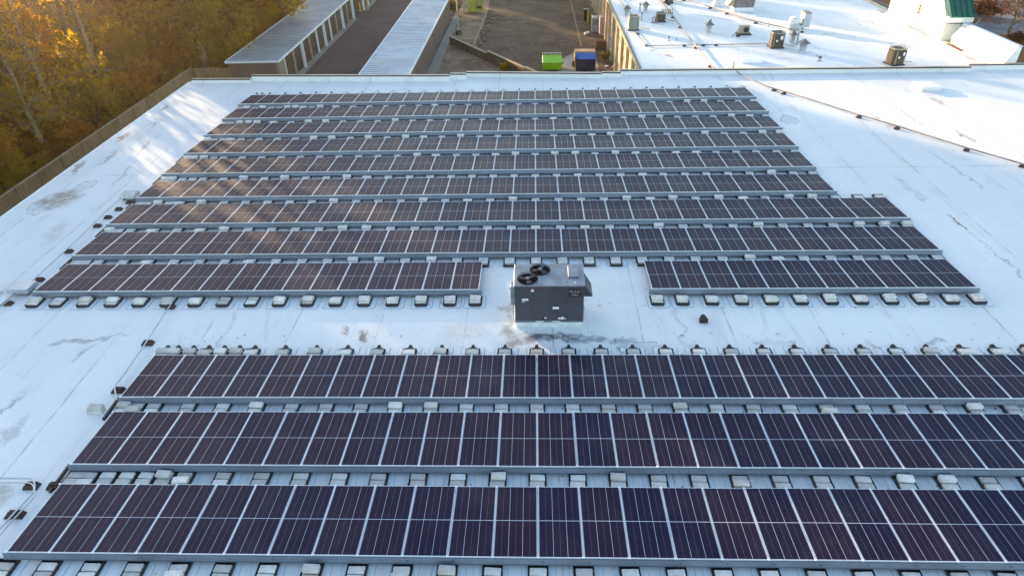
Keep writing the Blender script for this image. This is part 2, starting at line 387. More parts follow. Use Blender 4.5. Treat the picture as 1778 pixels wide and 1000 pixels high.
# ------------------------------------------------------------------ ballast trays and blocks
me_block = [MB().box(-.195, .195, -.098, .098, 0, .10, ch=.010).mesh('ballast_block', M_CONC) for _ in range(1)]
def rough_block(seed):
    rr = random.Random(seed); bm = bmesh.new()
    bmesh.ops.create_cube(bm, size=1)
    for v in bm.verts: v.co.x *= .39; v.co.y *= .196; v.co.z *= .10; v.co.z += .05
    bmesh.ops.bevel(bm, geom=bm.edges[:], offset=.012, segments=2, affect='EDGES')
    for v in bm.verts: v.co += Vector((rr.uniform(-.007, .007), rr.uniform(-.007, .007), rr.uniform(-.003, .004)))
    me = bpy.data.meshes.new('ballast_block'); bm.to_mesh(me); bm.free(); me.materials.append(M_CONC); return me
me_block = [rough_block(i) for i in range(8)]
def tray_mesh(depth, nose=0):
    mb = MB(); w = .240; d = depth/2
    P = [(-w, -d), (w, -d), (w, d), (-w, d)]
    mb.box(-w, w, -d, d, .004, .026)
    for a, b_ in (((-w, -d), (w, -d+.014)), ((-w, d-.014), (w, d)), ((-w, -d+.014), (-w+.014, d-.014)), ((w-.014, -d+.014), (w, d-.014))):
        mb.box(a[0], b_[0], a[1], b_[1], .026, .10)
    if nose == 1:     # tongue pointing away from the panels
        mb.hexa([(-.2, d, .004), (.2, d, .004), (.09, d+.09, .004), (-.09, d+.09, .004), (-.19, d, .10), (.19, d, .10), (.07, d+.06, .10), (-.07, d+.06, .10)]).hexa([(-.07, d+.0801, .004), (.07, d+.0801, .004), (.055, d+.20, .004), (-.055, d+.20, .004), (-.06, d+.0801, .11), (.06, d+.0801, .11), (.04, d+.18, .12), (-.04, d+.18, .12)])
    if nose == -1:
        mb.hexa([(-.17, -d-.07, .004), (.17, -d-.07, .004), (w, -d, .004), (-w, -d, .004), (-.15, -d-.05, .07), (.15, -d-.05, .07), (w, -d, .085), (-w, -d, .085)])
    return mb.mesh('ballast_tray', M_TRAY)
TM = {0: tray_mesh(.66), 1: tray_mesh(.52, 1), -1: tray_mesh(.50, -1)}
me_rail = MB().box(-.03, .03, -.42, .50, .03, .11).mesh('end_rail', M_TRAY)
def pad_mesh(seal=None):
    mb = MB(); w, d = .40, .36
    ws = [(-w, -d), (w-.05, -d), (w, -d+.12), (w, d), (-w, d)]
    n = len(mb.v)
    for z, s_ in ((.0045, 1.0), (.010, .972)):
        b0 = len(mb.v); mb.v += [(x*s_, y*s_, z) for x, y in ws]; mb.f.append(tuple(range(b0, b0+5))); mb.m.append(0 if z > .005 else 1)
    return mb.mesh('slip_sheet', [M_PAD, seal or M_SEAL])
PADM = pad_mesh(); PADS = pad_mesh(simple('pale_sheet_edge', (.42, .45, .48), .7))
trays = []   # (x, y, type, pad, gapname, blocks)
def gap_seams(k0, k1, dense):
    s_ = []; k = k0
    while k <= k1+.01:
        s_.append(k); k += .5 if k < k0+dense-.01 else 1
    return s_
GAPN = {}
def gap(front_row, back_name, k0, k1, y, typ, pad, dense, name):
    for j, k in enumerate(gap_seams(k0, k1, dense)): trays.append((k*W + (.16 if k == k0 else 0) - (.12 if k == k1 else 0), y, typ, pad, name, j+1))
mid = lambda a, b_: (a+b_)/2
gap('N1', None, -13, 12, 8.864-.35, 0, 1, 0, 'the gap at the bottom edge of the photo')
gap('N2', 'N1', -12, 13, mid(11.518-.06, 8.864+D), 0, 1, 3, 'the gap between the two nearest rows')
gap('N3', 'N2', -12, 15, mid(14.096-.06, 11.518+D), 0, 1, 1, 'the gap behind the second row')
gap(None, 'N3', -12, 15, 14.096+D+.17, 1, 1, 3, 'the line behind the third row')
gap('F1', None, -18, -2, 19.739-.34, -1, 1, 0, 'the line in front of the short left row')
gap('F1', None, 4, 15, 19.739-.34, -1, 1, 0, 'the line in front of the short right row')
gap('F2', 'F1', -18, 15, mid(22.344-.06, 19.739+D), 0, 1, 1, 'the gap just behind the rooftop unit')
gap('F3', 'F2', -18, 15, mid(24.97-.06, 22.344+D), 0, 0, 1, 'the second gap behind the rooftop unit')
gap('F4', 'F3', -18, 15, mid(27.56-.06, 24.97+D), 0, 0, 2, 'the third gap behind the rooftop unit')
prev = 27.56
for nm, Y in (('fourth', 30.249), ('fifth', 32.84), ('sixth', 35.505), ('seventh', 38.149), ('eighth', 40.771)):
    gap('', '', -18, 13, mid(Y-.06, prev+D), 0, 0, 2 if nm != 'eighth' else 5, 'the %s gap behind the rooftop unit' % nm); prev = Y
gap(None, 'F9', -18, 13, 40.771+D+.16, 1, 0, 1, 'the rearmost line by the parapet')
rr = random.Random(3)
nblock = 0; ntray = 0; mbS = MB(); mbT = MB()
def addblock_mass(x, y, z, rz, tall=1):
    b0 = len(mbS.v); mbS.box(-.195, .195, -.098, .098, 0, .10*tall, ch=.012)
    c_, s_ = math.cos(rz), math.sin(rz)
    for i in range(b0, len(mbS.v)):
        a = mbS.v[i]; mbS.v[i] = (a[0]*c_-a[1]*s_+x, a[0]*s_+a[1]*c_+y, a[2]+z)
lastgap = None; bi = 0
for (x, y, typ, pad, gname, idx) in trays:
    if gname != lastgap: lastgap = gname; bi = 0
    visx = abs(x) < 40
    if ntray < 295:
        t = link('ballast_tray', TM[typ], None, (x, y, 0), (0, 0, rr.uniform(-.02, .02)))
        tag(t, 'black plastic ballast tray, %s from the left in %s' % (ORD[min(idx, 40)], gname), 'ballast tray', 'ballast trays')
        if len(t['label'].split()) > 16: t['label'] = 'black ballast tray, %s from left in %s' % (ORD[min(idx, 40)], gname)
        if pad:
            link('slip_sheet', PADM if typ else PADS, t, (rr.uniform(-.04, .06), -.04 if typ == -1 else .06, 0), (0, 0, rr.uniform(-.03, .03)))
        if idx == 1 and typ == 0: link('end_rail', me_rail, t, (-.40, 0, 0))
        ntray += 1
    else:
        b0 = len(mbT.v); mbT.box(x-.225, x+.225, y-.33, y+.33, .004, .08)
        if typ == 1: mbT.box(x-.05, x+.05, y+.3, y+.48, .08, .15)
    # blocks lying in the tray
    bl = []
    if typ == 0:
        bl = [(0, -.115, .027), (0, .112, .027)]
        r_ = rr.random()
        if r_ < .22: bl.append((rr.uniform(-.02, .02), .10, .129))
        elif r_ < .30: bl.append((rr.uniform(-.02, .02), -.10, .129))
    elif typ == 1:
        bl = [(0, .11, .027), (0, -.115, .027)]
        lo = -8 if x < 0 else 0
        if (x < -1.8 and x > -13) or x > 12.5: bl.append((0, rr.choice((.08, -.02)), .129))
    else:
        bl = [(0, -.11, .027), (0, .115, .027)]
        if x < -3 and x > -8.5 or x > 4.3 or rr.random() < .5: bl.append((0, -.10+rr.uniform(0, .16), .129))
    for q, (dx, dy, z) in enumerate(bl):
        bi += 1
        dxx = dx+rr.uniform(-.012, .012); rz = rr.uniform(-.045, .045)
        if z > .1: rz *= 2.5
        if nblock < 300:
            b = link('ballast_block', me_block[rr.randrange(8)], None, (x+dxx, y+dy+rr.uniform(-.004, .004), z+.001), (0, 0, rz))
            pos = ('front', 'rear', 'topmost')[q] if typ != 1 else ('rear', 'front', 'topmost')[q]
            lb = '%s grey block on tray %s from the left in %s' % (pos, ORD[min(idx, 40)], gname)
            if len(lb.split()) > 16: lb = '%s grey block, tray %s from left, %s' % (pos, ORD[min(idx, 40)], gname)
            tag(b, lb, 'concrete block', 'ballast blocks'); nblock += 1
        else: addblock_mass(x+dxx, y+dy, z, rz)
o = mbS.build('ballast_blocks', M_CONC); tag(o, 'hundreds of pale concrete blocks in the gaps between the far panel rows', 'concrete blocks', None, 'stuff')
if mbT.v:
    o = mbT.build('ballast_trays', M_TRAY); tag(o, 'black ballast trays under the blocks of the rearmost panel rows', 'ballast trays', None, 'stuff')

# loose blocks and boxes
def lone(name, x, y, z, sx, sy, sz, m, label, cat, rz=0.):
    o = MB().box(-sx/2, sx/2, -sy/2, sy/2, 0, sz, ch=.012).build(name, m); o.location = (x, y, z); o.rotation_euler = (0, 0, rz); return tag(o, label, cat)
e = lone('concrete_block', -13.42, 13.8, .002, .46, .21, .10, M_CONC, 'lower of two stacked grey blocks lying left of the second panel row', 'concrete block', .03)
e = lone('concrete_block', -13.40, 13.84, .103, .44, .20, .10, M_CONC, 'upper of two stacked grey blocks lying left of the second panel row', 'concrete block', -.05)
jb = empty('junction_box', (-19.86, 20.15, 0), 'grey electrical combiner box at the left corner of the broken panel row', 'junction box')
MB().box(-.42, .42, -.3, .34, .14, .32, ch=.02).build('enclosure', M_STEEL, jb)
for q in (-.26, .26): MB().box(q-.04, q+.04, -.2, .2, .004, .138).build('foot', M_TRAY, jb)
jb = empty('junction_box', (-19.75, 28.1, 0), 'pale grey flat box left of the panels halfway up the array', 'junction box')
MB().box(-.36, .36, -.28, .28, .12, .30, ch=.02).build('enclosure', simple('pale_box', (.5, .5, .52), .6), jb)
for q in (-.26, .26): MB().box(q-.04, q+.04, -.2, .2, .004, .118).build('foot', M_TRAY, jb)
# small black roof support left in the open area
o = MB().hexa([(-.15, -.13, .002), (.15, -.13, .002), (.11, .15, .002), (-.11, .15, .002), (-.13, -.1, .17), (.13, -.1, .17), (.05, .12, .2), (-.05, .12, .2)]).box(-.09, .09, -.16, -.131, .03, .12).build('support_block', M_TRAY)
o.location = (5.82, 18.22, 0); tag(o, 'lone black plastic support lying on the open roof right of the rooftop unit', 'pipe support')

# conduits along the left edge and their rubber supports
def pipe(pts, r, m, label, name='conduit', cat='conduit', group=None):
    # rounded corners
    P = [Vector(p) for p in pts]; out = [P[0]]
    for i in range(1, len(P)-1):
        a, b_, c_ = P[i-1], P[i], P[i+1]; d1 = min(.18, (a-b_).length*.4); d2 = min(.18, (c_-b_).length*.4)
        s_ = b_+(a-b_).normalized()*d1; e_ = b_+(c_-b_).normalized()*d2
        for t in (0, .25, .5, .75, 1): out.append((1-t)**2*s_+2*t*(1-t)*b_+t*t*e_)
    out.append(P[-1])
    o = MB().tube(out, r, 8).build(name, m, None, True); return tag(o, label, cat, group)
pipe([(-16.2, 11.17, .14), (-13.62, 11.17, .14), (-13.32, 10.8, .14), (-13.42, 10.1, .14), (-13.52, 9.3, .14), (-13.62, 7.6, .14)], .022, M_STEEL, 'outer grey conduit bending down along the left end of the nearest row', group='conduits by the nearest row')
pipe([(-16.2, 11.03, .14), (-13.55, 11.03, .14), (-13.2, 10.6, .14), (-13.30, 10.0, .14), (-13.38, 9.3, .14), (-13.46, 7.6, .14)], .018, M_STEEL, 'inner grey conduit bending down along the left end of the nearest row', group='conduits by the nearest row')
pipe([(-12.95, 14.2, .1), (-13.12, 14.45, .14), (-13.32, 14.75, .14), (-13.30, 15.3, .14), (-13.38, 16.9, .14), (-13.55, 19.2, .14), (-13.64, 20.1, .14)], .022, M_STEEL, 'thin grey conduit crossing the open roof between the two array blocks')
pipe([(-20.15, 12.5, .14), (-19.98, 19.0, .14), (-19.86, 20.3, .14), (-19.90, 23.1, .14), (-20.02, 25.4, .14), (-20.10, 27.0, .14), (-20.02, 28.1, .14)], .022, M_STEEL, 'thin grey conduit running beside the left end of the far rows')
pipe([(-20.30, 12.5, .1), (-20.1, 18.9, .1), (-19.98, 19.9, .16)], .016, M_GASPIPE, 'dark cable leaving the grey combiner box toward the viewer', cat='cable')
def support(x, y, label, rz=0., w=.32, group='rubber pipe supports on the roofs', m=None):
    o = MB().hexa([(-w/2, -.11, .002), (w/2, -.11, .002), (w/2, .11, .002), (-w/2, .11, .002), (-w*.32, -.10, .11), (w*.32, -.10, .11), (w*.32, .10, .11), (-w*.32, .10, .11)]).box(-w*.3, w*.3, -.02, .02, .111, .135).build('pipe_support', m or M_RUST)
    o.location = (x, y, 0); o.rotation_euler = (0, 0, rz); return tag(o, label, 'pipe support', group)
for i, (x, y) in enumerate([(-13.40, 17.0), (-13.19, 14.68)]): support(x, y, ['black support under the conduit behind the third row, near its left end', 'black support under the conduit at the front left corner of the third row'][i], w=.42)
support(-13.62, 11.0, 'black support under the two conduits where they turn, lower left', w=.42); support(-12.98, 11.0, 'black support beside the conduit bend, nearest the second row', w=.4)
support(-13.47, 10.1, 'black support under the twin conduits left of the nearest row', w=.5)
support(-13.58, 19.1, 'black support where the conduit goes under the left short row', w=.36)
for i, (x, y) in enumerate([(-19.95, 19.35), (-19.75, 20.95), (-19.85, 23.1), (-19.85, 25.3), (-19.80, 26.1), (-19.72, 26.9), (-19.55, 27.6)]):
    support(x, y, 'black rubber support, %s from the front along the left array edge' % ORD[i+1], w=.34)

# ------------------------------------------------------------------ rooftop unit
M_UNIT = simple('charcoal_painted_steel', (.062, .066, .088), .42, .2, .10, 1.2)
M_UTOP = simple('weathered_unit_top', (.20, .22, .26), .38, .45, .22, 2.2)
M_WHITE = simple('sticker_white', (.8, .82, .85), .5, 0, .03)
M_RED = simple('sticker_red', (.55, .07, .03), .5, 0, .05)
M_BLK = simple('plate_black', (.008, .008, .012), .35)
M_GRYLET = simple('silver_letter', (.35, .38, .48), .4)
M_FANG = simple('fan_grille', (.015, .012, .018), .8, spec=.1)
M_HOLE = simple('fan_opening_black', (.006, .005, .008), .95, spec=.0)
M_HUB = simple('fan_hub', (.16, .165, .185), .4, .4)
rtu = empty('rooftop_unit', (0, 0, 0), 'large charcoal rooftop air conditioning unit standing in the array gap', 'air conditioner')
X0, X1, Y0, Y1, Z0, Z1 = -.73, 1.60, 17.86, 19.16, .30, 1.78
MB().box(X0+.03, X1-.03, Y0+.04, Y1-.03, .002, .25).box(X0+.0, X1-.0, Y0-.02, Y0+.038, .18, .24).build('curb', simple('curb_white', (.62, .66, .66), .6, 0, .15, 4), rtu)
MB().box(X0-.01, X1+.01, Y0-.01, Y1+.01, .252, .31).box(X0+.7, X0+.98, Y0-.012, Y0-.0105, .262, .298, 1).box(X0+1.28, X0+1.56, Y0-.012, Y0-.0105, .262, .298, 1).build('base_rail', [simple('rail_steel', (.16, .19, .24), .4, .4), M_WHITE], rtu)
mb = MB().box(X0, X1, Y0, Y1, .312, Z1-.03)
for xx in (X0+.62, X0+1.42): mb.box(xx-.004, xx+.004, Y0-.0025, Y0-.0005, .34, Z1-.05, 1)
mb.build('cabinet', [M_UNIT, M_BLK], rtu)
# top with two fan openings, built as a ring grid
top = MB().box(X0-.03, X1+.03, Y0-.03, Y1+.03, Z1-.029, Z1, ch=.012).build('top_cover', M_UTOP, rtu)
FX = [(-.30, 18.24), (.13, 18.80)]
for fx, fy in FX:
    f = MB()
    f.cyl((fx, fy, Z1+.001), .335, .012, 32)
    fo = f.build('fan', M_HOLE, rtu)
    g = MB()
    for r_ in (.10, .19, .27, .35):
        pts = [(fx+r_*math.cos(a*PI/18), fy+r_*math.sin(a*PI/18), Z1+.045) for a in range(37)]
        g.tube(pts, .003 if r_ < .34 else .012, 5)
    for a in range(6): g.tube([(fx, fy, Z1+.046), (fx+.34*math.cos(a*PI/3), fy+.34*math.sin(a*PI/3), Z1+.046)], .0035, 4)
    g.build('guard', M_FANG, fo)
    b = MB()
    for a in (0, 1, 2):
        th = a*2*PI/3+1.1+fx
        for q in range(1):
            u = Vector((math.cos(th), math.sin(th), 0)); w_ = Vector((-u.y, u.x, 0))
            c0 = Vector((fx, fy, Z1+.02))
            b.quad(c0+u*.06-w_*.05, c0+u*.28-w_*.10, c0+u*.29+w_*.09+Vector((0, 0, .015)), c0+u*.06+w_*.05+Vector((0, 0, .01)))
    b.build('blade', simple('blade_metal', (.045, .045, .06), .5, .3), fo)
    MB().cyl((fx, fy, Z1+.02), .075, .045, 16, 0, .065).build('hub', M_HUB, fo)
MB().box(1.08, 1.44, 18.32, 18.98, Z1+.001, Z1+.045, ch=.01).build('access_panel', M_UTOP, rtu)
MB().cyl((1.02, 18.08, Z1+.001), .03, .006, 12).cyl((1.3, 18.0, Z1+.001), .02, .03, 10, 1).build('plug', [M_UNIT, M_WHITE], rtu)
# brand plate with lettering
pl = MB().box(1.09, 1.50, Y0-.012, Y0-.001, 1.34, 1.64).build('brand_plate', M_BLK, rtu)
tm = text_mesh('RUUD', .135, M_GRYLET); t_ = link('lettering', tm, pl, (1.295, Y0-.0135, 1.535), (PI/2, 0, 0))
t2 = link('underline', MB().box(1.17, 1.43, Y0-.0145, Y0-.0125, 1.455, 1.466).mesh('underline', M_RED), pl)
tm = text_mesh('COMMERCIAL', .042, M_WHITE); link('lettering', tm, pl, (1.295, Y0-.0135, 1.395), (PI/2, 0, 0))
def sticker(x, z, w, h, red=0):
    mb = MB().box(x-w/2, x+w/2, Y0-.004, Y0-.001, z-h/2, z+h/2)
    if red: mb.box(x-w/2, x+w/2*.2 if red == 2 else x+w/2, Y0-.0055, Y0-.0041, z+h*.12, z+h/2, 1)
    for i in range(3): mb.box(x-w*.4, x+w*.36, Y0-.0054, Y0-.0042, z-h*.32+i*h*.15, z-h*.30+i*h*.15+.003, 2)
    mb.build('sticker', [M_WHITE, M_RED, M_GRYLET], rtu)
sticker(-.13, 1.60, .10, .14, 1); sticker(-.38, 1.20, .21, .08); sticker(-.44, 1.11, .08, .03)
sticker(.66, .85, .21, .095); sticker(.84, .42, .19, .10, 2); sticker(.97, .39, .10, .03); sticker(.31, .43, .07, .05)
MB().box(.20, .262, Y0-.01, Y0-.001, .38, .46).build('latch', M_BLK, rtu)
hd = MB().hexa([(X1+.002, 18.15, 1.12), (X1+.32, 18.15, 1.12), (X1+.32, 18.95, 1.12), (X1+.002, 18.95, 1.12), (X1+.002, 18.15, 1.62), (X1+.03, 18.15, 1.62), (X1+.03, 18.95, 1.62), (X1+.002, 18.95, 1.62)])
hd.build('air_hood', M_UNIT, rtu)
dbx = MB().box(X0-.15, X0-.002, 18.02, 18.36, .86, 1.60, ch=.01).build('disconnect_box', simple('disconnect_grey', (.26, .31, .36), .5, .3), rtu)
MB().cyl((X0-.22, 18.18, 1.45), .018, .07, 8, axis='X').build('handle', M_RED, dbx)
MB().cyl((X0-.08, 18.2, .02), .02, .84, 8).build('conduit', M_STEEL, rtu)
MB().cyl((X1+.001, 18.1, .7), .05, .06, 10, axis='X').cyl((X1+.03, 18.1, .1), .018, .6, 8).build('drain_pipe', M_STEEL, rtu)

# ------------------------------------------------------------------ this building
G = -4.6
bld = empty('warehouse_building', (0, 0, G), 'low warehouse with the white membrane roof that carries the solar array', 'building')
def bpart(mb, name, mats, par=bld, smooth=False):
    o = mb.build(name, mats, par, smooth); o.location = (-par.location.x, -par.location.y, -par.location.z); return o
RX0, RX1, RY0, RY1 = -25.0, 38.0, 2.0, 46.95
g = MB(); nx, ny = 42, 30
bpart(MB().quad((RX0, RY0, 0), (RX1, RY0, 0), (RX1, RY1, 0), (RX0, RY1, 0)), 'roof', M_ROOF)
bpart(MB().box(RX0-.07, RX0+.0, RY0, RY1-.3, -.20, .028, 0), 'edge_trim', M_PAINTW)
PS = [(-24.7, -20.35, 46.34, 46.18, .27), (-20.35, -6.0, 46.5, 45.75, .42), (-6.0, -4.88, 46.2, 46.13, .40), (-4.88, 4.67, 46.7, 45.95, .34), (4.67, 6.0, 46.15, 46.08, .34), (6.0, 29.9, 46.65, 46.1, .32), (29.9, 38.0, 46.47, 46.4, .36)]
# parapet: one stepped wall of short straight lengths
for i, (a, b_, ya, yb, h) in enumerate(PS):
    def slab(mb, f0, f1, z0, z1, m=0):
        return mb.hexa([(a, ya+f0, z0), (b_-.003, yb+f0, z0), (b_-.003, yb+f1, z0), (a, ya+f1, z0), (a, ya+f0, z1), (b_-.003, yb+f0, z1), (b_-.003, yb+f1, z1), (a, ya+f1, z1)], m)
    w = bpart(slab(MB(), 0, .2, -.02, h), 'parapet', M_ROOF)
    mb = MB(); slab(mb, -.03, -.002, h-.05, h+.031, 0); slab(mb, -.0015, .23, h+.003, h+.030, 1)
    mb.build('coping', [M_COPD, M_COPT], w)

# ------------------------------------------------------------------ neighbour building
nb = empty('neighbour_building', (20, 70, G), 'long neighbouring building with white flat roof beyond the parapet', 'building')
npart = lambda mb, name, mats, smooth=False: bpart(mb, name, mats, nb, smooth)
npart(MB().quad((7.75, 46.955, 0), (32.3, 46.955, 0), (32.3, 112, 0), (7.75, 112, 0)), 'roof', M_ROOF2)
def wallmat():
    m, nt, b = newmat('stucco_wall_cream')
    p = wpos(nt)
    f = noise(nt, mapping(nt, p, scale=(1, 1, .35)), .9, 6, .7, .5)
    c = mixc(nt, ramp(nt, f, .35, .7), (.56, .43, .28), (.70, .57, .40))
    f2 = noise(nt, mapping(nt, p, scale=(1, 2.2, .25)), 1.3, 5, .7)
    c = mixc(nt, ramp(nt, f2, .58, .75, 0, .5), c, (.24, .17, .11))
    nt.links.new(c, b.inputs['Base Color']); b.inputs['Roughness'].default_value = .9
    return m
M_WALL2 = wallmat()
npart(MB().box(7.8, 32.0, 46.9, 112, G-.1, -.03), 'wall', M_WALL2)
npart(MB().box(7.58, 7.74, 46.955, 112, -.12, .05, 0).box(7.50, 7.575, 46.955, 112, -.16, .0, 1), 'edge_trim', [M_COPD, M_COPT])
y = 48.5; i = 0
rr2 = random.Random(5)
while y < 108:
    npart(MB().box(7.55, 7.797, y, y+.35, G, -.17), 'pilaster', M_WALL2)
    if i % 2 == 0: npart(MB().tube([(7.63, y+.8, -.2), (7.63, y+.8, -4.2), (7.35, y+.8, -4.5)], .06, 8).box(7.52, 7.78, y+.66, y+.94, -.42, -.17), 'downspout', M_COPD if i % 4 else M_COPT)
    if i % 3 == 1: npart(MB().box(7.74, 7.796, y+1.2, y+2.3, G+.02, G+2.2), 'door', simple('steel_door', (.20, .13, .08), .6))
    if i % 3 == 2: npart(MB().box(7.6, 7.796, y+1.4, y+2.0, G+1.0, G+1.9), 'meter_box', M_STEEL)
    y += rr2.uniform(3.0, 3.8); i += 1
npart(MB().tube([(7.66, 52, -3.4), (7.66, 60, -1.2), (7.66, 68, -1.5), (7.66, 80, -1.3)], .03, 5), 'cable', M_COPD)
npart(MB().tube([(7.70, 49, -1.6), (7.70, 55, -2.6), (7.70, 62, -2.1)], .025, 5), 'cable', M_COPD)
# inner parapet on the right side with sloping membrane face
npart(MB().hexa([(32.2, 46.7, -.01), (33.2, 46.7, -.01), (33.2, 53.6, -.01), (32.2, 53.6, -.01), (32.95, 46.7, 1.45), (33.2, 46.7, 1.45), (33.2, 53.6, 1.45), (32.95, 53.6, 1.45)]), 'parapet', M_ROOF2)
npart(MB().box(32.93, 33.26, 46.7, 53.58, 1.452, 1.49), 'coping', simple('blueish_coping', (.45, .50, .68), .4, .3, .1))
npart(MB().box(32.1, 33.1, 46.9, 112, G-.1, -.05), 'side_wall', M_WALL2)
# gable tower
M_WHW = simple('tower_white_stucco', (.80, .79, .74), .75, 0, .05, .5)
M_GREEN = simple('green_standing_seam_metal', (.012, .13, .095), .38, .35, .2, .8)
TX = 32.0
npart(MB().hexa([(TX, 54.3, -.01), (TX+1.2, 54.3, -.01), (TX+1.2, 63.6, -.01), (TX, 63.6, -.01), (TX, 54.3, 1.42), (TX+1.2, 54.3, 1.42), (TX+1.2, 63.6, 1.42), (TX, 63.6, 1.42)]).hexa([(TX, 54.3, 1.42), (TX+.25, 54.3, 1.42), (TX+.25, 63.6, 1.42), (TX, 63.6, 1.42), (TX, 58.8, 6.3), (TX+.25, 58.8, 6.3), (TX+.25, 59.1, 6.3), (TX, 59.1, 6.3)]), 'tower_wall', M_WHW)
npart(MB().box(TX-.03, TX-.002, 58.35, 58.75, 1.05, 1.85, 0).box(TX-.045, TX-.031, 58.38, 58.72, 1.12, 1.3, 1).box(TX-.045, TX-.031, 58.38, 58.72, 1.36, 1.54, 1).box(TX-.045, TX-.031, 58.38, 58.72, 1.6, 1.78, 1), 'louvre_vent', [simple('tan_vent', (.50, .36, .22), .6), simple('dark_slot', (.05, .03, .02), .7)])
rf = MB(); 
rf.hexa([(TX-.12, 53.75, 1.80), (TX+1.75, 53.75, 1.80), (TX+1.75, 58.9, 6.45), (TX-.12, 58.9, 6.45), (TX-.12, 53.70, 1.88), (TX+1.75, 53.70, 1.88), (TX+1.75, 58.86, 6.53), (TX-.12, 58.86, 6.53)])
for i in range(5):
    xx = TX-.10+i*.44
    rf.hexa([(xx, 53.70, 1.885), (xx+.05, 53.70, 1.885), (xx+.05, 58.86, 6.535), (xx, 58.86, 6.535), (xx, 53.66, 1.94), (xx+.05, 53.66, 1.94), (xx+.05, 58.82, 6.59), (xx, 58.82, 6.59)])
npart(rf, 'metal_roof', M_GREEN)
npart(MB().box(TX-.10, TX+1.72, 53.76, 54.28, 1.43, 1.79), 'fascia', M_WHW)
npart(MB().box(TX-.06, TX+1.66, 53.82, 54.2, 1.34, 1.428), 'soffit', M_COPD)
npart(MB().tube([(32.9, 53.9, .95), (32.55, 53.6, .45), (32.15, 53.4, .06), (32.1, 52.6, .03)], .07, 8), 'downspout', simple('mossy_pipe', (.20, .19, .06), .8, 0, .4))
lf = MB().hexa([(31.95, 51.2, .003), (32.3, 51.0, .003), (32.35, 53.2, .003), (31.95, 53.4, .003), (32.05, 51.5, .05), (32.22, 51.4, .05), (32.28, 53.0, .05), (32.02, 53.1, .05)]).build('leaf_litter', simple('wet_leaves', (.16, .05, .02), .9, 0, .4, 6, .5))
tag(lf, 'red-brown heap of leaves at the foot of the white tower', 'leaf litter', None, 'stuff')

# ------------------------------------------------------------------ equipment on the far roof
M_CGREY = simple('condenser_grey', (.20, .21, .20), .5, .3, .1, 3)
M_CDARK = simple('condenser_brown', (.06, .045, .035), .55, .2, .15, 4)
M_CTAN = simple('condenser_tan', (.34, .28, .20), .5, .1, .1, 3)
def condenser(x, y, w, h, body, cap, label, rz=0, plates=0):
    r_ = empty('condenser_unit', (x, y, 0), label, 'air conditioner', 'condensers on the far roof', rz)
    mb = MB(); n = 28
    # rounded-square louvred casing
    def ring(z, s_):
        P = []
        for i in range(n):
            a = 2*PI*i/n; c_, q = math.cos(a), math.sin(a); k = (abs(c_)**4+abs(q)**4)**(-.25)
            P.append((c_*k*w/2*s_, q*k*w/2*s_, z))
        return P
    z = .08; levels = [(z, 1)]
    while z < h-.1: z += .05; levels.append((z, .985)); levels.append((z+.012, 1)); 
    b0 = len(mb.v)
    for zz, s_ in levels: mb.v += ring(zz, s_)
    for l in range(len(levels)-1):
        for i in range(n):
            j = (i+1) % n; mb.f.append((b0+l*n+i, b0+l*n+j, b0+(l+1)*n+j, b0+(l+1)*n+i)); mb.m.append(0)
    mb.build('casing', body, r_)
    t = MB(); b0 = len(t.v); zt = levels[-1][0]
    t.v += ring(zt, 1.02); t.v += ring(zt+.06, 1.0); t.v += ring(zt+.065, .80); t.v += ring(zt-.06, .76)
    for l in range(3):
        for i in range(n):
            j = (i+1) % n; t.f.append((b0+l*n+i, b0+l*n+j, b0+(l+1)*n+j, b0+(l+1)*n+i)); t.m.append(0)
    t.f.append(tuple(b0+3*n+i for i in range(n))); t.m.append(1)
    t.build('top_ring', [cap, M_BLK], r_)
    g = MB()
    for a in range(10): g.tube([(.04*math.cos(a*PI/5), .04*math.sin(a*PI/5), zt+.03), (w*.4*math.cos(a*PI/5), w*.4*math.sin(a*PI/5), zt+.05)], .006, 4)
    g.cyl((0, 0, zt-.03), .08, .06, 12); g.build('fan_guard', M_HUB, r_)
    MB().box(-w*.52, w*.52, -w*.52, w*.52, .003, .078).build('base', M_TRAY, r_)
    for i in range(4):
        sx, sy_ = (1, 1, -1, -1)[i], (1, -1, 1, -1)[i]
        if i in (1, 3): MB().box(sx*w*.37-.02, sx*w*.37+.02, -w*.515, -w*.495, .1, h-.12).build('corner_post', cap, r_)
    if plates:
        MB().box(w*.05, w*.38, -w*.53, -w*.512, h*.55, h*.88).box(w*.1, w*.25, -w*.545, -w*.531, h*.62, h*.8, 1).box(-w*.2, -w*.08, -w*.52, -w*.505, h*.45, h*.57, 1).build('service_panel', [M_UNIT if plates == 1 else M_CGREY, M_WHITE], r_)
    MB().tube([(w*.5, 0, .3), (w*.8, -.1, .15), (w*1.1, -.05, .06), (w*1.5, 0, .05)], .022, 6).build('refrigerant_line', M_BLK, r_)
    return r_
condenser(8.55, 59.6, .95, 1.18, M_CGREY, M_CTAN, 'tall grey condenser with tan rim at the left edge of the far roof')
condenser(11.35, 62.4, .85, .75, M_CDARK, M_CGREY, 'short dark brown condenser standing by a cluster of bent pipes')
condenser(13.4, 70.3, .9, .9, M_CDARK, M_CGREY, 'dark condenser on the far roof cut by the top of the photo, behind the dish')
condenser(18.85, 53.2, 1.02, 1.15, M_CDARK, M_CGREY, 'round brown condenser with pale side panel near the two pagoda vents', 0, 2)
condenser(25.7, 48.2, .98, 1.15, M_CDARK, M_CTAN, 'dark brown condenser standing just behind the parapet, right of centre', .25, 1)
hp = empty('heat_pump', (17.4, 57.2, 0), 'small tan box condenser with dark fan opening on a black pallet', 'air conditioner')
MB().box(-.42, .42, -.2, .2, .12, .72, ch=.02).build('casing', M_CTAN, hp)
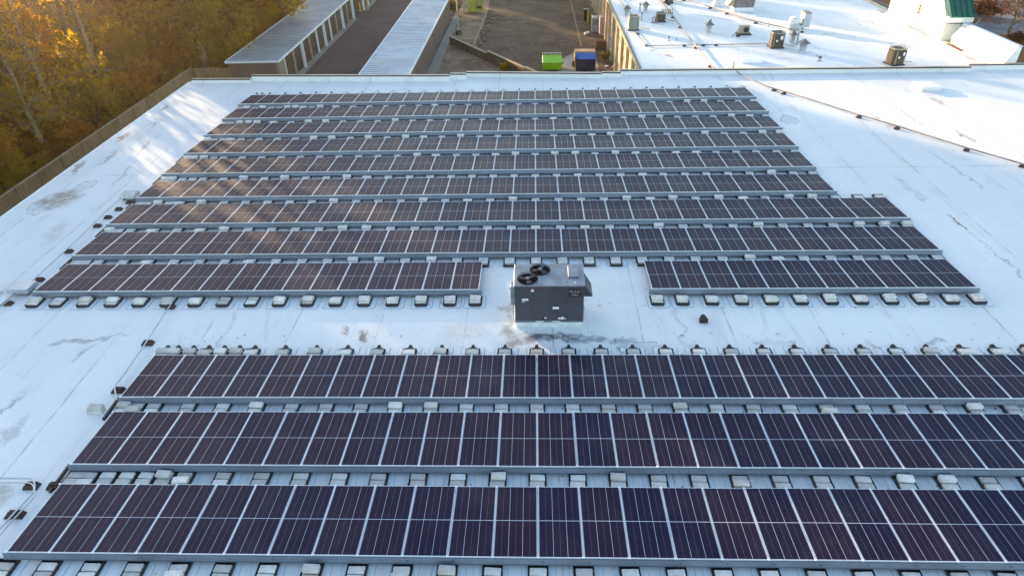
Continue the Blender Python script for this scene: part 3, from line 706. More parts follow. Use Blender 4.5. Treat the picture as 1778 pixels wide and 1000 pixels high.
MB().cyl((.12, -.202, .42), .22, -.01, 20, axis='Y').build('fan_opening', M_BLK, hp)
MB().box(-.55, .6, -.3, .3, .003, .11).build('pallet', M_TRAY, hp)
MB().tube([(-.45, -.1, .4), (-.7, -.3, .3), (-.95, -.5, .06), (-1.1, -.6, .04)], .025, 6).box(-.75, -.45, -.75, -.5, .003, .12).build('refrigerant_line', M_BLK, hp)
# exhaust blower
bw = empty('exhaust_fan', (22.15, 58.9, 0), 'white round exhaust blower with open square housing on a low curb', 'exhaust fan')
MB().box(-.62, .55, -.55, .45, .003, .45, ch=.03).build('curb', simple('blower_curb', (.5, .53, .55), .6, 0, .12, 4), bw)
MB().cyl((-.1, -.05, .46), .42, .16, 24, 0, .50).cyl((-.1, -.05, .62), .50, .26, 24, 0, .46).cyl((-.1, -.05, .88), .46, .10, 24, 0, .2).build('dome', M_PAINTW, bw, True)
MB().box(.5, .56, -.5, .5, .46, 1.3).box(.561, 1.05, -.5, -.45, .2, 1.3).box(.561, 1.05, .45, .5, .2, 1.3).box(.5, 1.05, -.5, .5, 1.301, 1.34, 1).build('housing', [M_STEEL, M_GASPIPE], bw)
# large packaged unit cut by the frame
bu = empty('packaged_unit', (19.6, 66.3, 0), 'large grey packaged unit with side hood at the top of the far roof', 'air conditioner')
MB().box(-.9, 1.0, -.6, 1.2, .003, .32).build('curb', M_PAINTW, bu)
MB().box(-.85, .95, -.55, 1.15, .322, 2.1, ch=.03).build('cabinet', simple('unit_grey', (.16, .15, .16), .5, .2), bu)
MB().hexa([(-1.5, -.5, .5), (-.852, -.5, .5), (-.852, .6, .5), (-1.5, .6, .5), (-.95, -.5, 1.3), (-.852, -.5, 1.3), (-.852, .6, 1.3), (-.95, .6, 1.3)]).build('air_hood', M_CTAN, bu)
MB().box(.952, 1.12, -.3, .1, .5, 1.2).build('disconnect_box', M_STEEL, bu)
o = MB().box(-1.7, -.9, -.5, .3, .003, .25, ch=.03).hexa([(-1.55, -.4, .25), (-1.05, -.4, .25), (-1.05, .2, .25), (-1.55, .2, .25), (-1.5, -.3, .62), (-1.1, -.3, .62), (-1.1, .15, .62), (-1.5, .15, .62)]).build('roof_hatch', M_PAINTW)
o.location = (19.0, 68.4, 0); tag(o, 'small white curb cap left of the large packaged unit', 'roof vent')
# pagoda vents
def pagoda(x, y, h, w, label, base=True):
    r_ = empty('roof_vent', (x, y, 0), label, 'roof vent', 'pagoda vents on the far roof')
    MB().box(-w*.3, w*.3, -w*.3, w*.3, .003, h*.70).build('stack', M_STEEL, r_)
    m = MB(); a = w*.62
    for (zz, s_, hh) in ((h*.68, 1, .22*h),):
        P = [(-a*s_, -a*s_, zz), (a*s_, -a*s_, zz), (a*s_, a*s_, zz), (-a*s_, a*s_, zz), (-.05, -.05, zz+hh+.1), (.05, -.05, zz+hh+.1), (.05, .05, zz+hh+.1), (-.05, .05, zz+hh+.1)]
        m.hexa(P)
    m.build('cap', simple('vent_cap', (.20, .19, .20), .5, .3), r_)
    mm = MB()
    for i in range(3): mm.box(-w*.33, w*.33, -w*.33, w*.33, h*(.42+.08*i), h*(.44+.08*i))
    mm.build('louvre', M_GASPIPE, r_)
    MB().cyl((0, 0, .002), w*.6, .04, 20, 0, w*.5).build('flashing', M_PAINTW, r_)
pagoda(8.65, 65.2, .85, .62, 'rusty capped square vent beside the gas pipe at the left roof edge')
pagoda(10.6, 66.6, .85, .58, 'grey pagoda vent beside a thin capped pipe, upper left of far roof')
pagoda(14.7, 58.1, .95, .62, 'lone grey pagoda vent in the middle of the far roof')
pagoda(20.5, 51.9, .90, .62, 'grey pagoda vent nearest the parapet, right of the round condenser')
pagoda(20.45, 54.3, .95, .52, 'pagoda vent behind the tall flue pipe')
def stub(x, y, h, r_, label, cap=1):
    mb = MB().cyl((0, 0, .002), r_, h, 12).cyl((0, 0, .003), r_*2.2, .05, 14, 0, r_*1.3)
    if cap: mb.cyl((0, 0, h), r_*1.5, .10, 12, 1, r_*1.3)
    o = mb.build('vent_pipe', [M_STEEL, M_UNIT]); o.location = (x, y, 0); tag(o, label, 'vent pipe', 'small vent pipes on the far roof')
stub(10.05, 66.4, .65, .07, 'thin dark capped pipe left of the pagoda vent'); stub(9.75, 63.0, .55, .06, 'small grey pipe right of the tall grey condenser')
stub(10.95, 55.6, .26, .06, 'left of two tiny stub pipes in the middle of the far roof'); stub(11.6, 55.75, .22, .05, 'right of two tiny stub pipes in the middle of the far roof', 0)
stub(15.45, 60.7, .35, .06, 'small capped pipe just behind the lone pagoda vent'); stub(20.75, 53.95, 1.45, .09, 'tall grey flue pipe between the two pagoda vents')
stub(20.85, 49.3, .22, .10, 'small round drain cap on the right of the far roof'); stub(21.1, 50.5, .1, .05, 'tiny stub behind the round drain cap', 0)
stub(9.8, 71.6, .5, .06, 'thin pipe near the top left of the far roof', 0); stub(20.2, 59.8, .35, .05, 'thin pipe left of the white exhaust blower', 0)
o = MB().tube([(0, 0, .003), (.02, 0, .62)], .035, 8).tube([(-.1, -.1, .003), (.0, 0, .45)], .02, 6).tube([(.1, -.1, .003), (.0, 0, .45)], .02, 6).cyl((.02, 0, .62), .05, .12, 8, 0, .02).build('pipe_stand', M_GASPIPE)
o.location = (13.95, 46.9, 0); tag(o, 'thin rusty tripod stand rising behind the parapet', 'pipe stand')
dsh = empty('satellite_dish', (12.75, 67.3, 0), 'dark grey satellite dish tilted beside the gas pipe', 'satellite dish')
b = MB(); b.cyl((0, 0, 0), .08, .10, 18, 0, .46); dd = b.build('dish', M_UNIT, dsh, True); dd.location = (0, 0, .75); dd.rotation_euler = (R(65), 0, R(35))
MB().tube([(0, 0, .003), (0, 0, .75)], .035, 8).build('mast', M_STEEL, dsh)
pm = MB()
for i in range(5):
    x = -.4+i*.22; pm.tube([(x, .0, .02), (x, .0, .35), (x+.1, .05, .5), (x+.2, .1, .35), (x+.2, .1, .02)], .035, 6)
pm.tube([(-.5, .05, .12), (.8, .3, .12)], .03, 6); o = pm.build('pipe_manifold', M_GASPIPE); o.location = (12.25, 65.0, 0); tag(o, 'cluster of rusty gooseneck pipes behind the short brown condenser', 'pipes')
o = MB().tube([(0, 0, .02), (0, 0, .4), (.12, 0, .55), (.25, -.05, .3)], .06, 8).box(-.1, .5, -.15, .05, .003, .09).build('gas_valve', M_GASPIPE); o.location = (10.55, 61.9, 0); tag(o, 'dark rusty valve pipe left of the short brown condenser', 'valve')
o = MB().hexa([(-.75, -.42, .003), (.75, -.42, .003), (.75, .42, .003), (-.75, .42, .003), (-.70, -.38, .30), (.70, -.38, .30), (.60, .38, .36), (-.60, .38, .36)]).box(-.72, .72, -.40, .40, .28, .31).build('roof_hatch', M_PAINTW)
o.location = (15.9, 49.4, 0); tag(o, 'low white ribbed curb cover on the far roof just behind the parapet', 'roof hatch')
hb = empty('roof_hatch', (25.5, 42.6, 0), 'low white square hatch alone on the sunlit right of the near roof', 'roof hatch', rz=.0)
MB().box(-.75, .45, -.45, .75, .003, .16).build('curb', M_ROOF, hb); MB().box(-.78, .48, -.48, .78, .162, .27, ch=.03).build('lid', M_PAINTW, hb)
# gas lines on the far roof
def gp(pts, z=.17): return [(x, y_, z) for x, y_ in pts]
pipe(gp([(13.0, 76.0), (14.86, 72.1), (19.05, 61.7), (21.9, 57.55), (22.6, 58.1)]), .045, M_GASPIPE, 'dark gas pipe slanting down to the white exhaust blower', 'gas_pipe', 'gas pipe')
pipe(gp([(12.7, 76), (12.7, 46.5)]), .04, M_GASPIPE, 'straight rusty gas pipe running the depth of the far roof', 'gas_pipe', 'gas pipe')
pipe(gp([(8.55, 59.0), (8.95, 53.9), (18.4, 53.85)], .1), .03, M_GASPIPE, 'thin pipe joining the grey and the round brown condenser', 'gas_pipe', 'gas pipe')
pipe(gp([(8.3, 76), (8.65, 70.5), (9.2, 62.8)]), .05, M_GASPIPE, 'rusty pipe at the upper left roof edge by the capped vent', 'gas_pipe', 'gas pipe')
pipe([(14.1, 46.3, .40), (14.1, 46.25, .16), (15.1, 43.4, .16), (17.0, 40.7, .16), (18.95, 37.75, .16), (20.33, 35.9, .16), (22.54, 32.6, .16), (24.4, 30.2, .16), (27.6, 25.6, .16)], .038, M_GASPIPE, 'long dark gas pipe running down the right of the near roof', 'gas_pipe', 'gas pipe')
for i, (x, y_) in enumerate([(15.07, 70.9), (16.85, 67.1), (17.85, 64.7), (19.45, 60.9), (22.3, 57.5)]): support(x, y_, 'dark block under the slanting gas pipe, %s from its far end' % ORD[i+1], .6, .35)
for i, (x, y_) in enumerate([(12.7, 63.6), (12.7, 59.9), (12.7, 53.2), (12.7, 48.2)]): support(x, y_, 'dark block under the straight gas pipe, %s from its far end' % ORD[i+1], 0, .36)
for i, (x, y_) in enumerate([(8.97, 54.2), (8.75, 57.9), (11.9, 53.9), (13.4, 53.9), (14.4, 53.9)]): support(x, y_, 'dark block under the thin cross pipe, number %s from the roof edge' % ('two', 'one', 'three', 'four', 'five')[i], 0, .3)
for i, (x, y_) in enumerate([(15.6, 42.7), (16.0, 42.0), (19.0, 37.65), (20.35, 35.8), (22.5, 32.65), (24.1, 30.6)]): support(x, y_, 'dark block under the long gas pipe on the near roof, %s from its far end' % ORD[i+1], .6, .30)

# ------------------------------------------------------------------ ground
def ground_mat(name, c1, c2, c3, sc=.4, bmp=.3):
    m, nt, b = newmat(name); p = wpos(nt)
    a = noise(nt, p, sc, 7, .65, .6); d = noise(nt, p, sc*6, 6, .7, .2)
    c = mixc(nt, ramp(nt, a, .35, .65), c1, c2); c = mixc(nt, ramp(nt, d, .5, .72, 0, .8), c, c3)
    nt.links.new(c, b.inputs['Base Color']); b.inputs['Roughness'].default_value = .92; b.inputs['Specular IOR Level'].default_value = .2
    bump(nt, b, d, bmp, .05); return m
M_FLOOR = ground_mat('forest_floor', (.075, .045, .02), (.13, .075, .03), (.20, .10, .03), .5)
M_ASPH = ground_mat('purple_brown_asphalt', (.095, .062, .062), (.118, .078, .080), (.145, .10, .10), .25, .15)
M_LOT = ground_mat('old_brown_asphalt', (.070, .045, .034), (.13, .085, .060), (.21, .14, .09), .30, .2)
M_DIRT = ground_mat('sandy_dirt', (.15, .095, .062), (.33, .225, .15), (.085, .052, .036), .55, .4)
M_CONCG = ground_mat('concrete_slab', (.27, .25, .225), (.33, .31, .28), (.2, .18, .16), .3, .1)
M_PARK = ground_mat('grey_parking_asphalt', (.13, .13, .15), (.20, .20, .22), (.10, .07, .07), .4, .2)
M_MULCH = ground_mat('leaf_mulch', (.16, .06, .025), (.24, .10, .03), (.30, .13, .05), 1.2, .5)
def sheet(name, pts, z, m):
    mb = MB(); b0 = 0; mb.v = [(x, y_, z) for x, y_ in pts]; mb.f = [tuple(range(len(pts)))]; mb.m = [0]
    return tag(mb.build(name, m), kind='structure')
sheet('ground', [(-500, -300), (500, -300), (500, 900), (-500, 900)], G-.012, M_FLOOR)
sheet('driveway', [(-24.0, 48), (-10.0, 48), (-10.0, 150), (-24.0, 150)], G-.006, M_ASPH)
sheet('parking_lot', [(-6.2, 47), (7.8, 47), (7.8, 150), (-6.2, 150)], G-.006, M_LOT)
def dirtsheet():
    pts = [(-9.5, 47), (2.0, 47), (-.5, 60.8), (-4.7, 67.5), (-6.3, 71), (-6.0, 84), (-6.4, 110), (-10, 110)]
    return sheet('dirt', pts, G-.002, M_DIRT)
dirtsheet()
sheet('sidewalk', [(-10.6, 50), (-9.45, 50), (-9.5, 86.5), (-10.3, 90)], G+.004, M_CONCG)
sheet('concrete_pad', [(1.9, 61), (6.2, 61), (6.2, 70.4), (4.6, 70.8), (2.6, 67.2)], G+.002, M_CONCG)
sheet('car_park', [(33.2, 40), (140, 40), (140, 300), (33.2, 300)], G-.004, M_PARK)
M_YEL = simple('yellow_road_paint', (.26, .17, .05), .8, 0, .3, 2)
M_WHL = simple('white_road_paint', (.26, .23, .20), .8, 0, .3, 2)
def stripe(x0, y0, x1, y1, w, m):
    d = Vector((x1-x0, y1-y0, 0)).normalized(); n = Vector((-d.y, d.x, 0))*w/2
    mb = MB().quad((x0-n.x, y0-n.y, G+.003), (x1-n.x, y1-n.y, G+.003), (x1+n.x, y1+n.y, G+.003), (x0+n.x, y0+n.y, G+.003))
    tag(mb.build('road_marking', m), kind='structure')
stripe(5.0, 72.0, 4.95, 100, .14, M_YEL)
for yy in (75.0, 78.2, 81.0, 83.8): stripe(5.1, yy-.4, 7.2, yy+.6, .10, M_YEL)
stripe(1.5, 93.5, 4.9, 91.5, .12, M_YEL); stripe(-4.3, 85.6, -1.2, 86.0, .10, M_WHL); stripe(-4.1, 83.4, -.9, 83.9, .09, M_WHL); stripe(-2, 96, 4.9, 92.0, .12, M_YEL)
stripe(-16.8, 70, -15.6, 80, .12, M_WHL); stripe(-15.6, 80, -15.2, 83, .35, M_WHL); stripe(-20, 86, -12, 86.3, .08, M_WHL)
# right-hand island with mulch and kerb
isl = [(40, 50), (60, 50), (60, 70), (49, 74.0), (44, 71)]
sheet('planting_bed', isl, G+.10, M_MULCH)
tag(MB().tube([(x, y_, G+.05) for x, y_ in isl+[isl[0]]], .12, 6).build('kerb', M_CONCG), kind='structure')
isl = [(45, 78.5), (49.5, 78.2), (51.2, 80.5), (50.5, 84), (58, 90), (44, 92)]
sheet('planting_bed', isl, G+.10, M_MULCH)
tag(MB().tube([(x, y_, G+.05) for x, y_ in isl+[isl[0]]], .12, 6).build('kerb', M_CONCG), kind='structure')

# ------------------------------------------------------------------ storage buildings
def corr_mat(name, c1, c2, axis, per, metal, rough):
    m, nt, b = newmat(name); p = wpos(nt)
    s = N(nt, 'ShaderNodeSeparateXYZ'); nt.links.new(p, s.inputs[0])
    f = noise(nt, p, .35, 6, .7, .5)
    c = mixc(nt, ramp(nt, f, .35, .7), c1, c2)
    rb = math_(nt, 'FRACT', math_(nt, 'DIVIDE', s.outputs[1], per))
    c = mixc(nt, math_(nt, 'MULTIPLY', math_(nt, 'LESS_THAN', rb, .22), .24), c, (.16, .15, .17))
    st = noise(nt, mapping(nt, p, scale=(.25, 2.0, 1)), 1.0, 5, .7)
    c = mixc(nt, ramp(nt, st, .5, .75, 0, .35), c, tuple(x*.6 for x in c1))
    nt.links.new(c, b.inputs['Base Color']); b.inputs['Roughness'].default_value = rough; b.inputs['Metallic'].default_value = metal
    return m
M_SROOF = corr_mat('galvanised_roof_sheet', (.40, .43, .48), (.56, .60, .64), 'Y', .6, .45, .42)
M_SWALL = simple('brown_metal_siding', (.16, .115, .105), .6, .15, .12, .6)
M_SWALT = simple('tan_metal_siding', (.30, .22, .16), .6, .15, .12, .6)
M_DOOR = simple('brown_rollup_door', (.075, .05, .038), .6, .1, .15, .8)
def corrugated(x0, x1, y0, y1, za, zb, per=.6, ridge=None, hh=.05):
    mb = MB(); y_ = y0; n = int((y1-y0)/per)
    for i in range(n):
        a = y0+i*per; prof = [(a, 0), (a+per*.62, 0), (a+per*.72, hh), (a+per*.90, hh), (a+per, 0)]
        for (p, hp_), (q, hq) in zip(prof, prof[1:]):
            mb.quad((x0, p, za+hp_), (x1, p, zb+hp_), (x1, q, zb+hq), (x0, q, za+hq))
    return mb
def storage(x0, x1, y0, y1, h, name_label, door_side, group='storage buildings'):
    s = empty('storage_building', ((x0+x1)/2, y0, G), name_label, 'storage building', group)
    P = lambda mb, nm, mt: bpart(mb, nm, mt, s)
    P(corrugated(x0, x1, y0, y1, G+h+.02, G+h+.02), 'roof', M_SROOF)
    wm = MB().box(x0+.12, x1-.35 if door_side else x1-.12, y0+.10, y1-.1, G, G+h-.05)
    i = 0; xx = x0+.15
    while xx < x1-.2: wm.box(xx, xx+.06, y0+.07, y0+.098, G, G+h-.1); xx += .24
    P(wm, 'wall', M_SWALL)
    P(MB().box(x0-.05, x1+.05, y0-.08, y0, G+h-.10, G+h+.07).box(x0-.08, x0-.001, y0+.001, y1, G+h-.10, G+h+.07).box(x1+.001, x1+.09, y0+.001, y1, G+h-.10, G+h+.07), 'gutter', M_PAINTW)
    P(MB().box(x0+.1, x1+.25, y0, y1, G+.001, G+.16), 'foundation', M_CONCG) if door_side else None
    return s, P
s1, P1 = storage(-27.6, -22.85, 58.5, 87.0, 2.72, 'long storage building with ribbed metal roof and a row of roll-up doors, beside the woods', 1)
P1(MB().box(-23.2, -22.9, 58.6, 60.2, G+.17, G+2.5), 'end_panel', M_SWALT)
nd = 10; yy = 60.3; stp = (86.9-60.3)/nd
for i in range(nd+1):
    y_ = yy+i*stp
    P1(MB().box(-23.05, -22.78 if i % 3 == 2 or i == nd else -22.9, y_-.10, y_+.10, G+.05, G+2.6), 'post', M_PAINTW if i % 2 == 0 or i % 3 == 2 else simple('tan_post', (.40, .30, .25), .6))
    if i < nd:
        d = MB()
        for q in range(9): d.box(-23.19-.01*(q % 2), -23.17-.01*(q % 2), y_+.12, y_+stp-.12, G+.17+q*.25, G+.17+q*.25+.245)
        P1(d, 'roller_door', M_DOOR)
s3, P3 = storage(-27.6, -22.6, 91.5, 120, 2.72, 'farther storage building starting behind the yellow bollards at the top edge', 1)
for i in range(8): P3(MB().box(-22.75, -22.55, 91.6+i*2.8, 91.8+i*2.8, G+.05, G+2.6), 'post', M_PAINTW)
s2, P2 = storage(-14.55, -10.4, 49.0, 86.3, 2.72, 'storage building with long pale blue metal roof between driveway and dirt lot', 0)
P2(MB().box(-10.49, -10.47, 60.0, 60.12, G+1.9, G+2.1).box(-10.49, -10.42, 70.0, 70.2, G+1.8, G+2.05), 'wall_lamp', M_BLK)
M_BOLL = simple('bollard_yellow', (.62, .42, .03), .6, 0, .15, 2)
def bollard(x, y_, h, label, group):
    o = MB().cyl((0, 0, .003), .10, h, 14).cyl((0, 0, h), .10, .05, 14, 0, .04).build('bollard', M_BOLL, None); o.location = (x, y_, G); tag(o, label, 'bollard', group)
bollard(-23.2, 88.0, 1.05, 'yellow bollard at the far corner of the near storage building', 'yellow bollards by the storage doors')
bollard(-23.1, 91.4, 1.1, 'left yellow bollard of the pair before the farther storage building', 'yellow bollards by the storage doors')
bollard(-22.2, 92.2, 1.1, 'right yellow bollard of the pair before the farther storage building', 'yellow bollards by the storage doors')
bollard(6.4, 82.6, 1.4, 'taller yellow bollard by the cream wall', 'yellow bollards by the cream wall'); bollard(6.75, 80.7, 1.3, 'nearer yellow bollard by the cream wall', 'yellow bollards by the cream wall')

# ------------------------------------------------------------------ low block wall across the yard
M_BLKW = simple('mossy_block_wall', (.10, .062, .040), .95, 0, .4, 1.6, .5)
M_CAP = simple('pale_wall_cap', (.36, .27, .19), .9, 0, .2, 2)
lw = empty('block_wall', (-9.2, 74, G), 'low stained block wall running diagonally from the sidewalk to the green dumpster', 'wall')
def segwall(a, b_, h, t=.2):
    a, b_ = Vector((*a, 0)), Vector((*b_, 0)); d = (b_-a).normalized(); n = Vector((-d.y, d.x, 0))*t/2
    for (z0, z1, k, mt, nm) in ((G, G+h, 1, M_BLKW, 'block_panel'), (G+h+.001, G+h+.07, 1.3, M_CAP, 'cap')):
        q = [a-n*k, b_-n*k, b_+n*k, a+n*k]
        bpart(MB().hexa([(v.x, v.y, z0) for v in q]+[(v.x, v.y, z1) for v in q]), nm, mt, lw)
segwall((-9.3, 74.3), (-4.75, 67.2), .75); segwall((-4.72, 67.15), (-.9, 61.1), 1.0); segwall((-.86, 61.05), (2.2, 56.2), 1.1)

# ------------------------------------------------------------------ dumpsters, yard things
M_GRN = simple('lime_green_paint', (.26, .56, .01), .5, 0, .12, 1.5)
M_BLU = simple('blue_steel_paint', (.002, .010, .06), .45, .1, .25, 1.5)
M_BLU2 = simple('light_blue_lid', (.01, .11, .42), .5, 0, .2, 1.5)
M_WOOD = simple('weathered_plywood', (.42, .28, .15), .9, 0, .25, 3)
M_RIB = simple('pale_rib', (.62, .60, .52), .7, 0, .1)
gd = empty('dumpster', (1.68, 64.2, G), 'lime green dumpster with a pale ribbed rear edge in the yard', 'dumpster')
MB().hexa([(-.93, -.55, .08), (.93, -.55, .08), (.93, .65, .08), (-.93, .65, .08), (-.95, -.75, .88), (.95, -.75, .88), (.95, .75, 1.28), (-.95, .75, 1.28)]).build('body', M_GRN, gd)
MB().hexa([(-.94, -.77, .881), (.94, -.77, .881), (.94, .62, 1.255), (-.94, .62, 1.255), (-.90, -.74, .93), (.90, -.74, .93), (.90, .6, 1.30), (-.90, .6, 1.30)]).build('lid', M_GRN, gd)
mb = MB()
for i in range(11): mb.box(-.92+i*.173, -.84+i*.173, .66, .78, 1.2, 1.55)
mb.build('rib', M_RIB, gd); MB().box(-.95, .95, .785, .83, 1.1, 1.5).build('back_board', M_BLK, gd)
for s_ in (-1, 1): MB().box(min(s_*.955, s_*1.08), max(s_*.955, s_*1.08), -.25, .1, .62, .8).build('lift_pocket', M_BLK, gd)
gd.scale = (1, 1, .88)
bd = empty('dumpster', (4.85, 64.0, G), 'tall dark blue dumpster topped with tan plywood, between green dumpster and wall', 'dumpster')
mb = MB().box(-.92, .92, -.9, .75, .08, 1.32).box(-.95, .95, -.93, -.9005, 1.2, 1.31)
for q in (-.6, -.2, .2, .6): mb.box(q-.04, q+.04, -.95, -.901, .1, 1.19)
mb.build('body', M_BLU, bd)
MB().hexa([(-.9, -.9, 1.321), (.9, -.9, 1.321), (.9, .2, 1.321), (-.9, .2, 1.321), (-.88, -.88, 1.34), (.88, -.88, 1.34), (.9, .05, 1.72), (-.9, .05, 1.72)]).build('lid', M_BLU2, bd)
MB().box(-.98, .95, .22, .30, 1.2, 1.80).box(-.98, .98, .31, 1.35, 1.42, 1.75).build('plywood_top', M_WOOD, bd)
MB().box(-1.05, -.985, -.85, .85, .3, 1.7).box(-1.10, -1.055, -.9, -.8, .2, 1.6).build('side_board', M_WOOD, bd)
MB().box(-1.25, -1.06, -.75, -.35, .5, 1.1).build('lift_pocket', M_BLK, bd)
bd.scale = (1, 1, .88)
# wooden crate stack / pallets
cr = empty('pallet_stack', (7.0, 71.4, G), 'small stack of orange-brown wooden pallets against the cream wall', 'pallets')
mb = MB()
for i in range(3):
    z = .003+i*.28
    for q in range(5): mb.box(-.5+q*.22, -.38+q*.22, -.4, .4, z+.2, z+.23)
    for q in range(3): mb.box(-.5, .5, -.4+q*.36, -.32+q*.36, z, z+.199)
mb.build('pallet', simple('orange_wood', (.20, .10, .04), .9, 0, .3, 4), cr)
# yellow machine cabinet and pole on the dirt
ym = empty('equipment_cabinet', (-7.6, 89.8, G), 'yellow-green steel cabinet standing on the dirt at the top edge', 'cabinet')
MB().box(-1.05, -.02, -.5, .5, .1, 2.2, ch=.03).build('body', simple('cabinet_yellow', (.42, .38, .05), .6, 0, .15, 1), ym)
MB().box(0, 1.0, -.4, .5, .2, 1.9, ch=.03).box(.2, .8, -.45, -.401, .5, .8, 1).build('side_body', [simple('cabinet_olive', (.30, .29, .05), .6, 0, .2, 1), M_BLK], ym)
MB().tube([(-1.5, -.3, .0), (-1.5, -.3, 2.4)], .09, 8).build('post', M_STEEL, ym)
mb = MB().tube([(0, 0, 0), (0, 0, 7.5)], .09, 8).cyl((0, 0, .003), .35, .5, 8, 1, .25)
o = mb.build('utility_pole', [M_STEEL, M_BLK]); o.location = (-8.75, 78.3, G); tag(o, 'thin grey pole with dark base on the dirt strip', 'pole')
# broken kerb of stones between dirt and lot
rk = random.Random(11)
for i in range(26):
    t = i/25; x = -5.9+t*.5+rk.uniform(-.45, .5); y_ = 73.5+t*16+rk.uniform(-.5, .5)
    bm = bmesh.new(); bmesh.ops.create_icosphere(bm, subdivisions=1, radius=rk.uniform(.14, .28))
    for v in bm.verts: v.co = Vector((v.co.x*rk.uniform(.8, 1.1), v.co.y*rk.uniform(1.0, 1.5), v.co.z*.45+.1))
    me = bpy.data.meshes.new('stone'); bm.to_mesh(me); bm.free(); me.materials.append(M_DIRT)
    o = link('stone', me, None, (x, y_, G)); tag(o, 'rough pale stone in the broken kerb between dirt and asphalt', 'stone', 'stones of the broken kerb')
o = MB().box(-.13, .13, -9, 9, .003, .16).build('timber_edge', simple('timber', (.28, .2, .12), .9, 0, .3, 2)); o.location = (-6.35, 82, G); o.rotation_euler = (0, 0, -.03); tag(o, 'long timber edging beside the broken stone kerb', 'timber')
# utility things by the wall
def prop(name, x, y_, label, cat, build):
    r_ = empty(name, (x, y_, G), label, cat); build(r_); return r_
prop('electric_cabinet', 6.9, 78.6, 'grey electric cabinet standing against the cream wall', 'cabinet', lambda r_: (MB().box(-.35, .35, -.5, .5, .003, 1.6, ch=.03).build('body', M_STEEL, r_), MB().box(-.34, .3, -.53, -.502, .8, 1.4).build('door', M_UTOP, r_)))
prop('meter_cabinet', 7.3, 75.6, 'purple-grey meter cabinet on the cream wall near the pallets', 'cabinet', lambda r_: (MB().box(-.15, .24, -.5, .5, .5, 2.3, ch=.02).build('body', simple('meter_purple', (.25, .22, .28), .6), r_), MB().tube([(.1, 0, 2.3), (.1, 0, 4.2)], .05, 6).build('conduit', M_STEEL, r_)))
o = MB().cyl((0, 0, 0), .16, .75, 12, 0, axis='X').build('propane_tank', M_PAINTW, None, True); o.location = (5.7, 76.8, G+.17); o.rotation_euler = (0, 0, .9); tag(o, 'white cylinder lying on the asphalt near the cream wall', 'tank')
o = MB().box(-.3, .3, -.35, .35, .003, 1.2, ch=.03).box(-.34, .34, -.38, .38, 1.2, 1.28).build('trash_bin', M_BLK); o.location = (6.3, 84.2, G); tag(o, 'dark bin beside the yellow bollards', 'bin')
o = MB().box(-.14, .14, -.1, .1, .003, .12).build('litter', M_WHITE); o.location = (7.0, 64.6, G); tag(o, 'scrap of white litter right of the blue dumpster', 'litter')

# ------------------------------------------------------------------ fence
M_FEN = None
def fence_mat():
    m, nt, b = newmat('weathered_fence_boards'); p = coords(nt)
    a = noise(nt, mapping(nt, p, scale=(7, 7, .6)), 1, 5, .7); c = mixc(nt, ramp(nt, a, .3, .7), (.20, .13, .075), (.36, .25, .155))
    d = noise(nt, p, .6, 4); c = mixc(nt, ramp(nt, d, .45, .7, 0, .5), c, (.15, .10, .05))
    nt.links.new(c, b.inputs['Base Color']); b.inputs['Roughness'].default_value = .95; return m
M_FEN = fence_mat()
fe = empty('board_fence', (-31.7, 40, G), 'long weathered wooden board fence between the woods and the roof', 'fence')
FZ = 1.85
rf_ = random.Random(2)
y_ = 14.0; pi_ = 0
while y_ < 60.0:
    mb = MB(); yy = y_
    while yy < min(y_+2.35, 60.0):
        mb.box(-31.72+rf_.uniform(-.008, .008), -31.69, yy, yy+.135, G, G+FZ-rf_.uniform(0, .03)); yy += .142
    bpart(mb, 'board_panel', M_FEN, fe)
    bpart(MB().box(-31.685, -31.57, y_-.06, y_+.06, G, G+FZ+.05), 'post', M_FEN, fe)
    bpart(MB().box(-31.76, -31.56, y_+.062, min(y_+2.29, 60.0), G+FZ+.001, G+FZ+.04), 'top_rail', M_CAP, fe)
    y_ += 2.35
mb = MB(); xx = -31.6
while xx < -27.7: mb.box(xx, xx+.135, 60.1, 60.13, G, G+FZ-.05); xx += .142
bpart(mb, 'board_panel', M_FEN, fe)

# ------------------------------------------------------------------ trees
def leaf_mat(name, cols, trans):
    m, nt, b = newmat(name)
    at = N(nt, 'ShaderNodeAttribute'); at.attribute_name = 'shade'
    oi = N(nt, 'ShaderNodeObjectInfo').outputs['Random']
    f = math_(nt, 'ADD', at.outputs['Fac'], math_(nt, 'MULTIPLY', oi, .35))
    cr_ = N(nt, 'ShaderNodeValToRGB'); nt.links.new(math_(nt, 'DIVIDE', f, 1.35), cr_.inputs[0])
    e = cr_.color_ramp.elements; e[0].color = (*cols[0], 1); e[1].color = (*cols[-1], 1)
    for i, c in enumerate(cols[1:-1]): q = e.new((i+1)/(len(cols)-1)); q.color = (*c, 1)
    nt.links.new(cr_.outputs[0], b.inputs['Base Color']); b.inputs['Roughness'].default_value = .75; b.inputs['Specular IOR Level'].default_value = .2
    tr = N(nt, 'ShaderNodeBsdfTranslucent')
    hs = N(nt, 'ShaderNodeHueSaturation'); hs.inputs['Saturation'].default_value = 1.15; hs.inputs['Value'].default_value = 2.6; nt.links.new(cr_.outputs[0], hs.inputs['Color']); nt.links.new(hs.outputs[0], tr.inputs['Color'])
    mx = N(nt, 'ShaderNodeMixShader'); mx.inputs[0].default_value = trans
    out = nt.nodes['Material Output']; nt.links.new(b.outputs[0], mx.inputs[1]); nt.links.new(tr.outputs[0], mx.inputs[2]); nt.links.new(mx.outputs[0], out.inputs[0])
    return m
L_OLIVE = leaf_mat('olive_gold_leaves', [(.11, .080, .008), (.20, .14, .010), (.29, .185, .012)], .6)
L_GOLD = leaf_mat('golden_leaves', [(.20, .11, .010), (.32, .18, .012), (.42, .20, .012)], .6)
